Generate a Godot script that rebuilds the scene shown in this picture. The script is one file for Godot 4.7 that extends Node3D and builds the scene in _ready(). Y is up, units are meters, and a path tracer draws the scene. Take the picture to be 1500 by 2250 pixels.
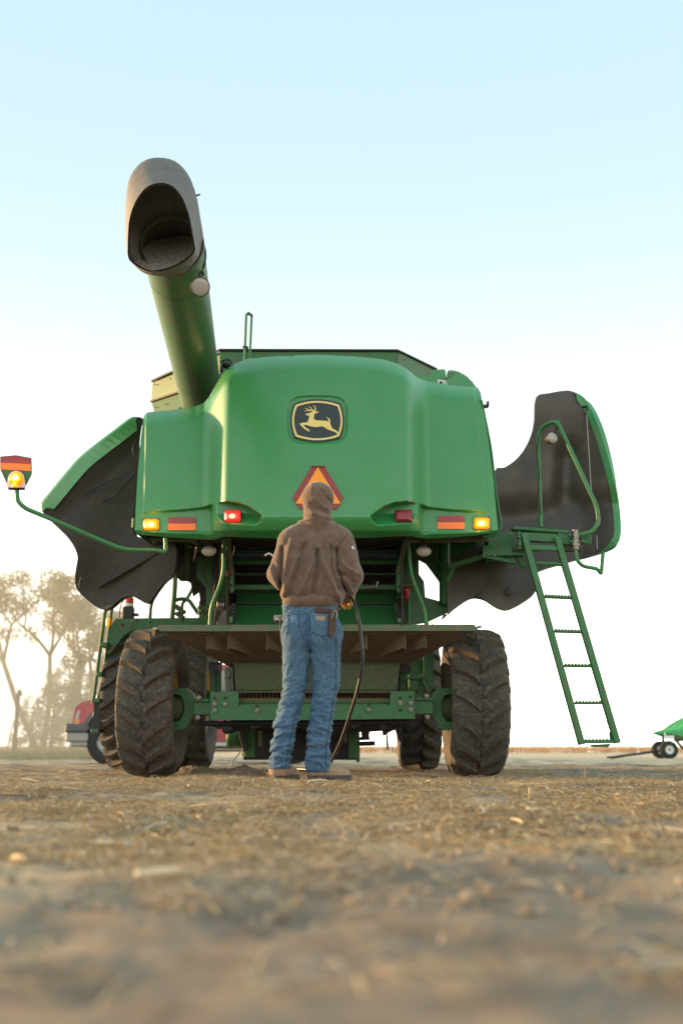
extends Node3D
# A farm worker in a hooded sweatshirt behind a green combine harvester, evening, low camera.
# Units: metres, y up. The camera looks along -z. at(px, py, d) is the point d metres ahead that was measured at (px, py) on a 1500 x 2250 plan of the view.

const FOCAL := 2187.0
const EYE := Vector3(0.0, 0.22, 0.0)
var pitch := atan(528.0 / FOCAL)
var org := Vector3.ZERO          # base of the thing being built
var used := {}
var M := {}                      # materials
var rng := RandomNumberGenerator.new()


func at(px: float, py: float, d: float) -> Vector3:
	var x := (px - 750.0) / FOCAL
	var y := -(py - 1125.0) / FOCAL
	var c := cos(pitch)
	var s := sin(pitch)
	var t := d / (c - y * s)
	return Vector3(x * t, EYE.y + (y * c + s) * t, -d)


func pts(list: Array, d: float) -> Array:
	var out := []
	for p in list:
		out.append(at(p[0], p[1], p[2] if p.size() > 2 else d))
	return out


func curve(list: Array, n := 6) -> Array:
	var out := []
	for i in list.size() - 1:
		var p0: Vector3 = list[maxi(i - 1, 0)]
		var p1: Vector3 = list[i]
		var p2: Vector3 = list[i + 1]
		var p3: Vector3 = list[mini(i + 2, list.size() - 1)]
		for k in n:
			var t := float(k) / n
			out.append(0.5 * (2.0 * p1 + (p2 - p0) * t + (2.0 * p0 - 5.0 * p1 + 4.0 * p2 - p3) * t * t + (3.0 * p1 - p0 - 3.0 * p2 + p3) * t * t * t))
	out.append(list[-1])
	return out


# straight runs with rounded corners, as bent pipe has
func bent(list: Array, r := 0.08, n := 5) -> Array:
	var out := [list[0]]
	for i in range(1, list.size() - 1):
		var p: Vector3 = list[i]
		var a: Vector3 = list[i - 1] - p
		var b: Vector3 = list[i + 1] - p
		var q: float = minf(r, minf(a.length(), b.length()) * 0.45)
		var s := p + a.normalized() * q
		var e := p + b.normalized() * q
		for k in n + 1:
			var t := float(k) / n
			out.append(s.lerp(p, t).lerp(p.lerp(e, t), t))
	out.append(list[-1])
	return out


class MB:
	var v := PackedVector3Array()
	var n := PackedVector3Array()
	var c := PackedColorArray()
	var col := Color.WHITE
	var colored := false
	var marks := PackedInt32Array()   # where each primitive begins

	func tri(a: Vector3, b: Vector3, d: Vector3) -> void:
		var q := (d - a).cross(b - a).normalized()
		v.append(a); v.append(b); v.append(d)
		n.append(q); n.append(q); n.append(q)
		if colored:
			c.append(col); c.append(col); c.append(col)

	func tris(a: Vector3, b: Vector3, d: Vector3, na: Vector3, nb: Vector3, nd: Vector3) -> void:
		if (d - a).cross(b - a).dot(na + nb + nd) >= 0.0:
			v.append(a); v.append(b); v.append(d)
			n.append(na); n.append(nb); n.append(nd)
		else:
			v.append(a); v.append(d); v.append(b)
			n.append(na); n.append(nd); n.append(nb)
		if colored:
			c.append(col); c.append(col); c.append(col)

	func quad(a: Vector3, b: Vector3, d: Vector3, e: Vector3) -> void:
		tri(a, b, d)
		tri(a, d, e)

	func quads(a: Vector3, b: Vector3, d: Vector3, e: Vector3, na: Vector3, nb: Vector3, nd: Vector3, ne: Vector3) -> void:
		tris(a, b, d, na, nb, nd)
		tris(a, d, e, na, nd, ne)

	func box(ce: Vector3, size: Vector3, bas := Basis.IDENTITY, bev := 0.006) -> void:
		marks.append(v.size())
		var h := size * 0.5
		bev = minf(bev, minf(h.x, minf(h.y, h.z)) * 0.5)
		var g := h - Vector3(bev, bev, bev)
		for ax in 3:
			var u := (ax + 1) % 3
			var w := (ax + 2) % 3
			for s in [-1.0, 1.0]:
				var f := []
				for k in [[-1, -1], [1, -1], [1, 1], [-1, 1]]:
					var p := Vector3.ZERO
					p[ax] = s * h[ax]
					p[u] = k[0] * g[u]
					p[w] = k[1] * g[w]
					f.append(ce + bas * p)
				quad(f[0], f[1], f[2], f[3])
			if bev > 0.0:
				for s in [-1.0, 1.0]:
					for t in [-1.0, 1.0]:
						var f := []
						for k in [[-1, 0], [1, 0], [1, 1], [-1, 1]]:
							var p := Vector3.ZERO
							p[ax] = k[0] * g[ax]
							p[u] = s * (h[u] if k[1] == 0 else g[u])
							p[w] = t * (g[w] if k[1] == 0 else h[w])
							f.append(ce + bas * p)
						quad(f[0], f[1], f[2], f[3])
		if bev > 0.0:
			for sx in [-1.0, 1.0]:
				for sy in [-1.0, 1.0]:
					for sz in [-1.0, 1.0]:
						tri(ce + bas * Vector3(sx * h.x, sy * g.y, sz * g.z), ce + bas * Vector3(sx * g.x, sy * h.y, sz * g.z), ce + bas * Vector3(sx * g.x, sy * g.y, sz * h.z))

	# a bar from a to b, w across and h along the other side axis (h lies as near as can be to "up")
	func beam(a: Vector3, b: Vector3, w: float, h: float, up := Vector3.UP, bev := 0.005) -> void:
		var z := (b - a).normalized()
		if absf(z.dot(up)) > 0.98:
			up = Vector3.BACK
		var x := up.cross(z).normalized()
		var y := z.cross(x)
		box((a + b) * 0.5, Vector3(w, h, a.distance_to(b)), Basis(x, y, z), bev)

	func tube(path: Array, r, seg := 10, cap := true) -> void:
		marks.append(v.size())
		var k := path.size()
		var up := Vector3.UP
		var t0: Vector3 = (path[1] - path[0]).normalized()
		if absf(t0.dot(up)) > 0.9:
			up = Vector3.RIGHT
		var x := up.cross(t0).normalized()
		var pv := []
		var pn := []
		for i in k:
			var t: Vector3 = (path[mini(i + 1, k - 1)] - path[maxi(i - 1, 0)]).normalized()
			x = (x - t * x.dot(t)).normalized()
			var y := t.cross(x)
			var rv := []
			var rn := []
			var rad: float = r[i] if r is Array else r
			for j in seg:
				var a := TAU * j / seg
				var q := x * cos(a) + y * sin(a)
				rn.append(q)
				rv.append(path[i] + q * rad)
			if i > 0:
				for j in seg:
					var m := (j + 1) % seg
					quads(pv[j], rv[j], rv[m], pv[m], pn[j], rn[j], rn[m], pn[m])
			if cap and (i == 0 or i == k - 1):
				for j in seg:
					tri(path[i], rv[j], rv[(j + 1) % seg])
			pv = rv
			pn = rn

	# profile: [radius, along] pairs round the y axis of bas; sharp corners where a point is given twice
	func lathe(o: Vector3, bas: Basis, prof: Array, seg := 32) -> void:
		marks.append(v.size())
		for i in prof.size() - 1:
			var p: Vector2 = Vector2(prof[i][0], prof[i][1])
			var q: Vector2 = Vector2(prof[i + 1][0], prof[i + 1][1])
			if p.is_equal_approx(q):
				continue
			var e := (q - p).normalized()
			var np := e
			var nq := e
			if i > 0:
				var f := Vector2(prof[i - 1][0], prof[i - 1][1])
				if not f.is_equal_approx(p):
					np = (e + (p - f).normalized()).normalized()
			if i < prof.size() - 2:
				var f := Vector2(prof[i + 2][0], prof[i + 2][1])
				if not f.is_equal_approx(q):
					nq = (e + (f - q).normalized()).normalized()
			np = Vector2(np.y, -np.x)
			nq = Vector2(nq.y, -nq.x)
			for j in seg:
				var a := TAU * j / seg
				var b := TAU * (j + 1) / seg
				var ra := bas * Vector3(cos(a), 0, sin(a))
				var rb := bas * Vector3(cos(b), 0, sin(b))
				quads(o + ra * p.x + bas.y * p.y, o + ra * q.x + bas.y * q.y, o + rb * q.x + bas.y * q.y, o + rb * p.x + bas.y * p.y,
					ra * np.x + bas.y * np.y, ra * nq.x + bas.y * nq.y, rb * nq.x + bas.y * nq.y, rb * np.x + bas.y * np.y)

	func ball(ce: Vector3, rad: Vector3, bas := Basis.IDENTITY, seg := 16, rings := 10) -> void:
		marks.append(v.size())
		for i in rings:
			var f := []
			var g := []
			for k in 2:
				var la := PI * (i + k) / rings - PI * 0.5
				for j in seg + 1:
					var lo := TAU * j / seg
					var q := Vector3(cos(la) * cos(lo), sin(la), cos(la) * sin(lo))
					f.append(ce + bas * (q * rad))
					g.append((bas * (q / rad)).normalized())
			for j in seg:
				quads(f[j], f[j + seg + 1], f[j + seg + 2], f[j + 1], g[j], g[j + seg + 1], g[j + seg + 2], g[j + 1])

	# a flat outline given thickness
	func prism(poly: Array, ext: Vector3) -> void:
		marks.append(v.size())
		var nn := Vector3.ZERO
		for i in poly.size():
			var a: Vector3 = poly[i]
			var b: Vector3 = poly[(i + 1) % poly.size()]
			nn += a.cross(b)
		if nn.length() < 1e-9:
			return
		nn = nn.normalized()
		var x: Vector3 = nn.cross(Vector3.UP if absf(nn.y) < 0.9 else Vector3.RIGHT).normalized()
		var y := nn.cross(x)
		var flat := PackedVector2Array()
		for p in poly:
			flat.append(Vector2(p.dot(x), p.dot(y)))
		var idx := Geometry2D.triangulate_polygon(flat)
		for i in range(0, idx.size(), 3):
			tri(poly[idx[i]], poly[idx[i + 1]], poly[idx[i + 2]])
			tri(poly[idx[i]] + ext, poly[idx[i + 2]] + ext, poly[idx[i + 1]] + ext)
		for i in poly.size():
			var j := (i + 1) % poly.size()
			quad(poly[i], poly[j], poly[j] + ext, poly[i] + ext)

	# the primitives as groups that touch one another
	func groups() -> Array:
		if colored or marks.size() < 2 or marks[0] != 0:
			return [self]
		var boxes := []
		var of := []
		for i in marks.size():
			var e := marks[i + 1] if i + 1 < marks.size() else v.size()
			if e == marks[i]:
				return [self]
			var b := AABB(v[marks[i]], Vector3.ZERO)
			for k in range(marks[i], e):
				b = b.expand(v[k])
			boxes.append(b.grow(0.003))
			of.append(i)
		var changed := true
		while changed:
			changed = false
			for i in boxes.size():
				for j in range(i + 1, boxes.size()):
					if of[i] != of[j] and boxes[i].intersects(boxes[j]):
						var lo := mini(of[i], of[j])
						of[i] = lo
						of[j] = lo
						changed = true
		var out := {}
		for i in marks.size():
			var e := marks[i + 1] if i + 1 < marks.size() else v.size()
			if not out.has(of[i]):
				out[of[i]] = MB.new()
			out[of[i]].v.append_array(v.slice(marks[i], e))
			out[of[i]].n.append_array(n.slice(marks[i], e))
		return out.values() if out.size() <= 24 else [self]

	func merge(o: MB) -> void:
		marks.append(v.size())
		v.append_array(o.v)
		n.append_array(o.n)

	func mesh(shift: Vector3) -> ArrayMesh:
		var a := []
		a.resize(Mesh.ARRAY_MAX)
		var w := v.duplicate()
		if shift != Vector3.ZERO:
			for i in w.size():
				w[i] -= shift
		a[Mesh.ARRAY_VERTEX] = w
		a[Mesh.ARRAY_NORMAL] = n
		if colored:
			a[Mesh.ARRAY_COLOR] = c
		var m := ArrayMesh.new()
		m.add_surface_from_arrays(Mesh.PRIMITIVE_TRIANGLES, a)
		return m


# A distance field on a grid: tapered capsules joined smoothly, meshed as surface nets.
class Field:
	var o: Vector3
	var h: float
	var nx: int
	var ny: int
	var nz: int
	var d := PackedFloat32Array()

	func _init(lo: Vector3, hi: Vector3, cell: float) -> void:
		o = lo
		h = cell
		nx = int((hi.x - lo.x) / cell) + 2
		ny = int((hi.y - lo.y) / cell) + 2
		nz = int((hi.z - lo.z) / cell) + 2
		d.resize(nx * ny * nz)
		d.fill(0.2)

	func add(a: Vector3, b: Vector3, ra: float, rb: float, k := 0.02, sq := Vector3.ONE, cut := false) -> void:
		var m := maxf(ra, rb) * maxf(1.0, 1.0 / minf(sq.x, minf(sq.y, sq.z))) + k + 3.0 * h
		var lo := Vector3(minf(a.x, b.x), minf(a.y, b.y), minf(a.z, b.z)) - Vector3(m, m, m) - o
		var hi := Vector3(maxf(a.x, b.x), maxf(a.y, b.y), maxf(a.z, b.z)) + Vector3(m, m, m) - o
		var i0 := clampi(int(lo.x / h), 0, nx - 1)
		var i1 := clampi(int(hi.x / h) + 1, 0, nx - 1)
		var j0 := clampi(int(lo.y / h), 0, ny - 1)
		var j1 := clampi(int(hi.y / h) + 1, 0, ny - 1)
		var k0 := clampi(int(lo.z / h), 0, nz - 1)
		var k1 := clampi(int(hi.z / h) + 1, 0, nz - 1)
		var ab := (b - a) * sq
		var ll := maxf(ab.length_squared(), 1e-9)
		for z in range(k0, k1 + 1):
			for y in range(j0, j1 + 1):
				var at0 := (z * ny + y) * nx
				for x in range(i0, i1 + 1):
					var p := (o + Vector3(x, y, z) * h - a) * sq
					var t := clampf(p.dot(ab) / ll, 0.0, 1.0)
					var q := (p - ab * t).length() - lerpf(ra, rb, t)
					var e := d[at0 + x]
					if cut:
						d[at0 + x] = maxf(e, -q)
					elif k > 0.0:
						var g := maxf(k - absf(e - q), 0.0) / k
						d[at0 + x] = minf(e, q) - g * g * k * 0.25
					else:
						d[at0 + x] = minf(e, q)

	func displace(f: Callable, reach := 0.05) -> void:
		for z in nz:
			for y in ny:
				var at0 := (z * ny + y) * nx
				for x in nx:
					var e := d[at0 + x]
					if absf(e) < reach:
						d[at0 + x] = e - f.call(o + Vector3(x, y, z) * h)

	func value(p: Vector3) -> float:
		var q := (p - o) / h
		var i := int(floor(q.x))
		var j := int(floor(q.y))
		var k := int(floor(q.z))
		if i < 0 or j < 0 or k < 0 or i >= nx - 1 or j >= ny - 1 or k >= nz - 1:
			return 0.2
		var f := q - Vector3(i, j, k)
		var a := (k * ny + j) * nx + i
		var b := a + nx * ny
		return lerpf(lerpf(lerpf(d[a], d[a + 1], f.x), lerpf(d[a + nx], d[a + nx + 1], f.x), f.y), lerpf(lerpf(d[b], d[b + 1], f.x), lerpf(d[b + nx], d[b + nx + 1], f.x), f.y), f.z)

	func normal(p: Vector3) -> Vector3:
		var e := h * 0.8
		return Vector3(value(p + Vector3(e, 0, 0)) - value(p - Vector3(e, 0, 0)), value(p + Vector3(0, e, 0)) - value(p - Vector3(0, e, 0)), value(p + Vector3(0, 0, e)) - value(p - Vector3(0, 0, e))).normalized()

	# where the ray from a point along a direction first meets the surface
	func hit(from: Vector3, dir: Vector3, most := 1.5) -> Vector3:
		var t := 0.0
		while t < most:
			var e := value(from + dir * t)
			if e < 0.001:
				return from + dir * t
			t += clampf(e * 0.7, 0.001, 0.05)
		return from + dir * most

	func mesh_into(m: MB) -> void:
		var cells := {}
		var vs := PackedVector3Array()
		var ns := PackedVector3Array()
		var step := [0, 1, nx, nx + 1, nx * ny, nx * ny + 1, nx * ny + nx, nx * ny + nx + 1]
		var edges := [[0, 1], [2, 3], [4, 5], [6, 7], [0, 2], [1, 3], [4, 6], [5, 7], [0, 4], [1, 5], [2, 6], [3, 7]]
		var near := h * 2.0
		for z in nz - 1:
			for y in ny - 1:
				var at0 := (z * ny + y) * nx
				for x in nx - 1:
					var a := at0 + x
					if absf(d[a]) > near * 2.0:
						continue
					var inside := 0
					for s in step:
						if d[a + s] < 0.0:
							inside += 1
					if inside == 0 or inside == 8:
						continue
					var sum := Vector3.ZERO
					var cnt := 0
					for e in edges:
						var p: float = d[a + step[e[0]]]
						var q: float = d[a + step[e[1]]]
						if (p < 0.0) == (q < 0.0):
							continue
						var t := p / (p - q)
						var c0 := Vector3(e[0] & 1, (e[0] >> 1) & 1, e[0] >> 2)
						var c1 := Vector3(e[1] & 1, (e[1] >> 1) & 1, e[1] >> 2)
						sum += c0.lerp(c1, t)
						cnt += 1
					cells[a] = vs.size()
					var w := o + (Vector3(x, y, z) + sum / cnt) * h
					vs.append(w)
					ns.append(normal(w))
		for a in cells:
			var ins: bool = d[a] < 0.0
			for ax in 3:
				var s: int = [1, nx, nx * ny][ax]
				if (d[a + s] < 0.0) == ins:
					continue
				var u: int = [nx, nx * ny, 1][ax]
				var w: int = [nx * ny, 1, nx][ax]
				if not (cells.has(a - u) and cells.has(a - w) and cells.has(a - u - w)):
					continue
				var i: int = cells[a]
				var j: int = cells[a - u]
				var k: int = cells[a - u - w]
				var l: int = cells[a - w]
				m.quads(vs[i], vs[j], vs[k], vs[l], ns[i], ns[j], ns[k], ns[l])


func numbered(called: String) -> String:
	if not used.has(called):
		used[called] = 0
		return called
	used[called] += 1
	return "%s_%03d" % [called, used[called]]


func thing(called: String, label: String, category: String, base: Vector3, group := "") -> Node3D:
	var o := Node3D.new()
	o.name = numbered(called)
	add_child(o)
	o.position = base
	org = base
	o.set_meta("label", label)
	o.set_meta("category", category)
	if group:
		o.set_meta("group", group)
	return o


# commits a mesh as a part (or sub-part) of the thing whose base is org
func part(called: String, m: MB, mat: Material, parent: Node3D, label := "") -> MeshInstance3D:
	var first: MeshInstance3D
	for g in m.groups():
		var o := MeshInstance3D.new()
		o.name = called
		o.mesh = g.mesh(org)
		o.material_override = mat
		parent.add_child(o, true)
		if label:
			o.set_meta("label", label)
		if first == null:
			first = o
	return first


# a thing that is one mesh
func single(called: String, m: MB, mat: Material, label: String, category: String, base: Vector3, kind := "", group := "") -> MeshInstance3D:
	var o := MeshInstance3D.new()
	o.name = numbered(called)
	o.mesh = m.mesh(base)
	o.material_override = mat
	add_child(o)
	o.position = base
	if label:
		o.set_meta("label", label)
		o.set_meta("category", category)
	if kind:
		o.set_meta("kind", kind)
	if group:
		o.set_meta("group", group)
	return o


# A curved sheet over an outline on the plan, its distance given by far(px, py): [front, back, rim]
func shell(outline: Array, far: Callable, cell: float, thick: float, rim_step := 8.0) -> Array:
	var poly := PackedVector2Array()
	for p in outline:
		poly.append(Vector2(p[0], p[1]))
	var lo := poly[0]
	var hi := poly[0]
	for p in poly:
		lo = lo.min(p)
		hi = hi.max(p)
	var front := MB.new()
	var back := MB.new()
	var rim := MB.new()
	var cache := {}
	var put := func(q: Vector2) -> Array:
		var key := Vector2i(q * 64.0)
		if cache.has(key):
			return cache[key]
		var d: float = far.call(q.x, q.y)
		var p := at(q.x, q.y, d)
		var nn := (at(q.x + 0.8, q.y, far.call(q.x + 0.8, q.y)) - at(q.x - 0.8, q.y, far.call(q.x - 0.8, q.y))).cross(at(q.x, q.y + 0.8, far.call(q.x, q.y + 0.8)) - at(q.x, q.y - 0.8, far.call(q.x, q.y - 0.8))).normalized()
		if nn.dot(EYE - p) < 0.0:
			nn = -nn
		cache[key] = [p, nn]
		return cache[key]
	var nxc := int(ceil((hi.x - lo.x) / cell))
	var nyc := int(ceil((hi.y - lo.y) / cell))
	var inside := []
	for j in nyc + 1:
		var row := PackedByteArray()
		for i in nxc + 1:
			row.append(1 if Geometry2D.is_point_in_polygon(lo + Vector2(i, j) * cell, poly) else 0)
		inside.append(row)
	# cells that the outline passes through
	var cut := {}
	for k in poly.size():
		var a := poly[k]
		var b := poly[(k + 1) % poly.size()]
		var n := int(a.distance_to(b) / cell * 4.0) + 2
		for t in n + 1:
			var q := (a.lerp(b, float(t) / n) - lo) / cell
			cut[Vector2i(int(q.x), int(q.y))] = true
	for j in nyc:
		for i in nxc:
			var a := lo + Vector2(i, j) * cell
			var sq := PackedVector2Array([a, a + Vector2(cell, 0), a + Vector2(cell, cell), a + Vector2(0, cell)])
			var pieces: Array = []
			if cut.has(Vector2i(i, j)):
				pieces = Geometry2D.intersect_polygons(sq, poly)
			elif inside[j][i] == 1:
				pieces = [sq]
			for piece in pieces:
				var w := []
				for q in piece:
					w.append(put.call(q))
				var idx := PackedInt32Array([0, 1, 2, 0, 2, 3]) if piece.size() == 4 and not cut.has(Vector2i(i, j)) else Geometry2D.triangulate_polygon(piece)
				for k in range(0, idx.size(), 3):
					var x: Array = w[idx[k]]
					var y: Array = w[idx[k + 1]]
					var z: Array = w[idx[k + 2]]
					front.tris(x[0], y[0], z[0], x[1], y[1], z[1])
					back.tris(x[0] - x[1] * thick, y[0] - y[1] * thick, z[0] - z[1] * thick, -x[1], -y[1], -z[1])
	for k in poly.size():
		var a := poly[k]
		var b := poly[(k + 1) % poly.size()]
		var n := maxi(1, int(a.distance_to(b) / rim_step))
		for t in n:
			var x: Array = put.call(a.lerp(b, float(t) / n))
			var y: Array = put.call(a.lerp(b, float(t + 1) / n))
			rim.quad(x[0], y[0], y[0] - y[1] * thick, x[0] - x[1] * thick)
	return [front, back, rim]


# ---------- materials ----------
func noise_tex(seed_: int, freq: float, colors: Array, stops: Array, octaves := 4, size := 512, normal := 0.0, kind := FastNoiseLite.TYPE_SIMPLEX_SMOOTH) -> NoiseTexture2D:
	var nz := FastNoiseLite.new()
	nz.seed = seed_
	nz.noise_type = kind
	nz.frequency = freq
	nz.fractal_octaves = octaves
	var t := NoiseTexture2D.new()
	t.width = size
	t.height = size
	t.seamless = true
	t.noise = nz
	if normal > 0.0:
		t.as_normal_map = true
		t.bump_strength = normal
	elif colors:
		var g := Gradient.new()
		g.offsets = PackedFloat32Array(stops)
		var cs := PackedColorArray()
		for c in colors:
			cs.append((c as Color).linear_to_srgb())
		g.colors = cs
		t.color_ramp = g
	return t


func lin(r: float, g: float, b: float) -> Color:
	return Color(r, g, b)


func plain(c: Color, rough: float, metal := 0.0) -> StandardMaterial3D:
	var m := StandardMaterial3D.new()
	m.albedo_color = c.linear_to_srgb()
	m.roughness = rough
	m.metallic = metal
	return m


# base colours given as linear values; the pattern is laid in the world's axes, scale in repeats per metre
func rough_mat(seed_: int, freq: float, colors: Array, stops: Array, rough: float, scale: float, bump := 0.0, world := true, octaves := 4) -> StandardMaterial3D:
	var m := StandardMaterial3D.new()
	m.albedo_texture = noise_tex(seed_, freq, colors, stops, octaves)
	m.roughness = rough
	m.uv1_triplanar = true
	m.uv1_world_triplanar = world
	m.uv1_scale = Vector3(scale, scale, scale)
	if bump > 0.0:
		m.heightmap_enabled = true
		m.heightmap_texture = noise_tex(seed_ + 7, freq * 1.7, [], [], 4)
		m.heightmap_scale = bump
	return m


func make_materials() -> void:
	# combine paint
	M.paint = rough_mat(3, 0.006, [lin(0.022, 0.240, 0.058), lin(0.025, 0.258, 0.065), lin(0.042, 0.258, 0.078)], [0.15, 0.55, 0.95], 0.42, 0.7)
	M.paint.detail_enabled = true
	M.paint.detail_blend_mode = BaseMaterial3D.BLEND_MODE_MIX
	M.paint.detail_albedo = noise_tex(181, 0.02, [lin(0.09, 0.20, 0.085), lin(0.09, 0.20, 0.085)], [0.0, 1.0])
	M.paint.detail_mask = noise_tex(191, 0.045, [lin(0, 0, 0), lin(0.0, 0.0, 0.0), lin(0.12, 0.12, 0.12), lin(0.3, 0.3, 0.3)], [0.0, 0.5, 0.75, 1.0], 6)
	M.paint.clearcoat_enabled = true
	M.paint.clearcoat = 0.55
	M.paint.clearcoat_roughness = 0.22
	M.frame = rough_mat(11, 0.012, [lin(0.06, 0.10, 0.045), lin(0.022, 0.125, 0.035), lin(0.02, 0.14, 0.04), lin(0.032, 0.125, 0.042)], [0.15, 0.36, 0.6, 0.88], 0.5, 1.6, 0.15)
	M.frame_dusty = rough_mat(17, 0.014, [lin(0.095, 0.092, 0.05), lin(0.065, 0.088, 0.04), lin(0.05, 0.088, 0.036), lin(0.085, 0.088, 0.046)], [0.2, 0.45, 0.62, 0.88], 0.75, 2.2, 0.2)
	M.tube = rough_mat(19, 0.02, [lin(0.13, 0.12, 0.07), lin(0.03, 0.19, 0.055), lin(0.03, 0.205, 0.06)], [0.2, 0.34, 0.8], 0.38, 2.0)
	M.dust = rough_mat(23, 0.02, [lin(0.11, 0.075, 0.045), lin(0.16, 0.115, 0.07), lin(0.085, 0.06, 0.036)], [0.2, 0.55, 0.9], 0.95, 2.5, 0.25)
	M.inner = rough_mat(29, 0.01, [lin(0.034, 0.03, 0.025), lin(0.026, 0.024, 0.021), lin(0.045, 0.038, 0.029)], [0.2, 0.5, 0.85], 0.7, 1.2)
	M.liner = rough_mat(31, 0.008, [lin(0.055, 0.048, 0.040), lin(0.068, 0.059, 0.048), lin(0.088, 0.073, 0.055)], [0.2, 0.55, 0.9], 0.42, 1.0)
	M.spout = rough_mat(37, 0.02, [lin(0.098, 0.096, 0.09), lin(0.126, 0.12, 0.107), lin(0.16, 0.147, 0.122)], [0.2, 0.5, 0.9], 0.6, 1.3)
	M.black = rough_mat(41, 0.03, [lin(0.012, 0.012, 0.012), lin(0.03, 0.028, 0.025)], [0.3, 0.8], 0.6, 3.0)
	M.rubber = rough_mat(43, 0.015, [lin(0.055, 0.053, 0.049), lin(0.075, 0.068, 0.058), lin(0.115, 0.094, 0.068), lin(0.165, 0.128, 0.085)], [0.25, 0.5, 0.68, 0.9], 0.88, 2.6, 0.2, true, 5)
	M.rubber.vertex_color_use_as_albedo = true
	M.yellow = rough_mat(47, 0.015, [lin(0.30, 0.17, 0.02), lin(0.42, 0.27, 0.02)], [0.3, 0.7], 0.5, 2.0)
	M.steel = rough_mat(53, 0.03, [lin(0.15, 0.14, 0.12), lin(0.27, 0.26, 0.24)], [0.3, 0.7], 0.35, 4.0)
	M.steel.metallic = 0.85
	M.rust = rough_mat(59, 0.03, [lin(0.12, 0.05, 0.02), lin(0.2, 0.10, 0.05)], [0.3, 0.7], 0.85, 5.0)
	M.lens = plain(lin(0.36, 0.345, 0.315), 0.22)
	M.lens.clearcoat_enabled = true
	M.red_band = plain(lin(0.27, 0.035, 0.035), 0.35)
	M.orange_band = plain(lin(0.95, 0.21, 0.035), 0.45)
	M.orange_tri = plain(lin(0.98, 0.33, 0.01), 0.45)
	M.badge_dark = plain(lin(0.022, 0.030, 0.034), 0.35)
	M.badge_gold = plain(lin(0.78, 0.62, 0.20), 0.4)
	M.white = plain(lin(0.75, 0.75, 0.73), 0.5)
	M.red_lens = plain(lin(0.24, 0.012, 0.02), 0.2)
	# lit lamps
	M.amber_lit = plain(lin(0.9, 0.34, 0.01), 0.25)
	M.amber_lit.emission_enabled = true
	M.amber_lit.emission = Color(1.0, 0.50, 0.02)
	M.amber_lit.emission_energy_multiplier = 0.42
	M.bulb = plain(lin(1.0, 0.8, 0.4), 0.3)
	M.bulb.emission_enabled = true
	M.bulb.emission = Color(1.0, 0.86, 0.45)
	M.bulb.emission_energy_multiplier = 2.2
	M.red_lit = plain(lin(0.7, 0.03, 0.03), 0.25)
	M.red_lit.emission_enabled = true
	M.red_lit.emission = Color(1.0, 0.16, 0.12)
	M.red_lit.emission_energy_multiplier = 0.3
	# ground
	M.soil = rough_mat(61, 0.006, [lin(0.205, 0.16, 0.115), lin(0.28, 0.218, 0.152), lin(0.36, 0.285, 0.19), lin(0.46, 0.365, 0.235)], [0.25, 0.48, 0.68, 0.92], 0.95, 0.22, 0.0, true, 6)
	M.soil.heightmap_enabled = true
	M.soil.heightmap_texture = noise_tex(67, 0.03, [], [], 5)
	M.soil.heightmap_scale = 1.6
	M.soil.detail_enabled = true
	M.soil.detail_blend_mode = BaseMaterial3D.BLEND_MODE_MUL
	M.soil.detail_albedo = noise_tex(71, 0.05, [lin(0.62, 0.60, 0.57), lin(0.97, 0.95, 0.92), lin(1.0, 0.98, 0.92)], [0.2, 0.55, 0.9], 5)
	M.heap = rough_mat(73, 0.02, [lin(0.15, 0.10, 0.06), lin(0.24, 0.165, 0.10), lin(0.30, 0.22, 0.14)], [0.25, 0.55, 0.9], 1.0, 2.0, 1.2)
	M.straw = plain(Color.WHITE, 0.85)
	M.straw.vertex_color_use_as_albedo = true
	M.straw.backlight_enabled = true
	M.straw.backlight = Color(0.35, 0.3, 0.2)
	# clothes
	M.hoodie = rough_mat(79, 0.012, [lin(0.105, 0.069, 0.048), lin(0.13, 0.082, 0.055), lin(0.15, 0.094, 0.062), lin(0.168, 0.114, 0.078)], [0.15, 0.42, 0.65, 0.95], 0.95, 2.6, 0.0, true, 5)
	M.hoodie.rim_enabled = true
	M.hoodie.rim = 0.5
	M.hoodie.heightmap_enabled = true
	M.hoodie.heightmap_texture = noise_tex(83, 0.12, [], [], 3)
	M.hoodie.heightmap_scale = 0.1
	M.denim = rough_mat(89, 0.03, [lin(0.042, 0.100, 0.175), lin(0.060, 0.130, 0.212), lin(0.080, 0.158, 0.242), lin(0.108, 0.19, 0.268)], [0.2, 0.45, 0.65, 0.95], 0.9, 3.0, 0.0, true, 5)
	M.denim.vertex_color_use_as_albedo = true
	M.denim.heightmap_enabled = true
	M.denim.heightmap_texture = noise_tex(97, 0.2, [], [], 2)
	M.denim.heightmap_scale = 0.12
	M.stitch = plain(lin(0.26, 0.30, 0.33), 0.9)
	M.seam = plain(lin(0.016, 0.04, 0.085), 0.95)
	M.leather = rough_mat(101, 0.03, [lin(0.045, 0.022, 0.018), lin(0.085, 0.04, 0.03)], [0.3, 0.8], 0.6, 6.0, 0.1)
	M.tan = rough_mat(103, 0.02, [lin(0.24, 0.16, 0.105), lin(0.34, 0.235, 0.155), lin(0.40, 0.29, 0.20)], [0.25, 0.55, 0.9], 0.9, 5.0, 0.1)
	M.sole = rough_mat(107, 0.03, [lin(0.06, 0.055, 0.055), lin(0.13, 0.115, 0.105)], [0.3, 0.8], 0.9, 6.0)
	M.glove = rough_mat(109, 0.03, [lin(0.36, 0.19, 0.035), lin(0.55, 0.33, 0.07)], [0.3, 0.8], 0.75, 8.0, 0.1)
	M.skin = plain(lin(0.45, 0.27, 0.19), 0.55)
	M.hose = plain(lin(0.014, 0.014, 0.016), 0.35)
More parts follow.
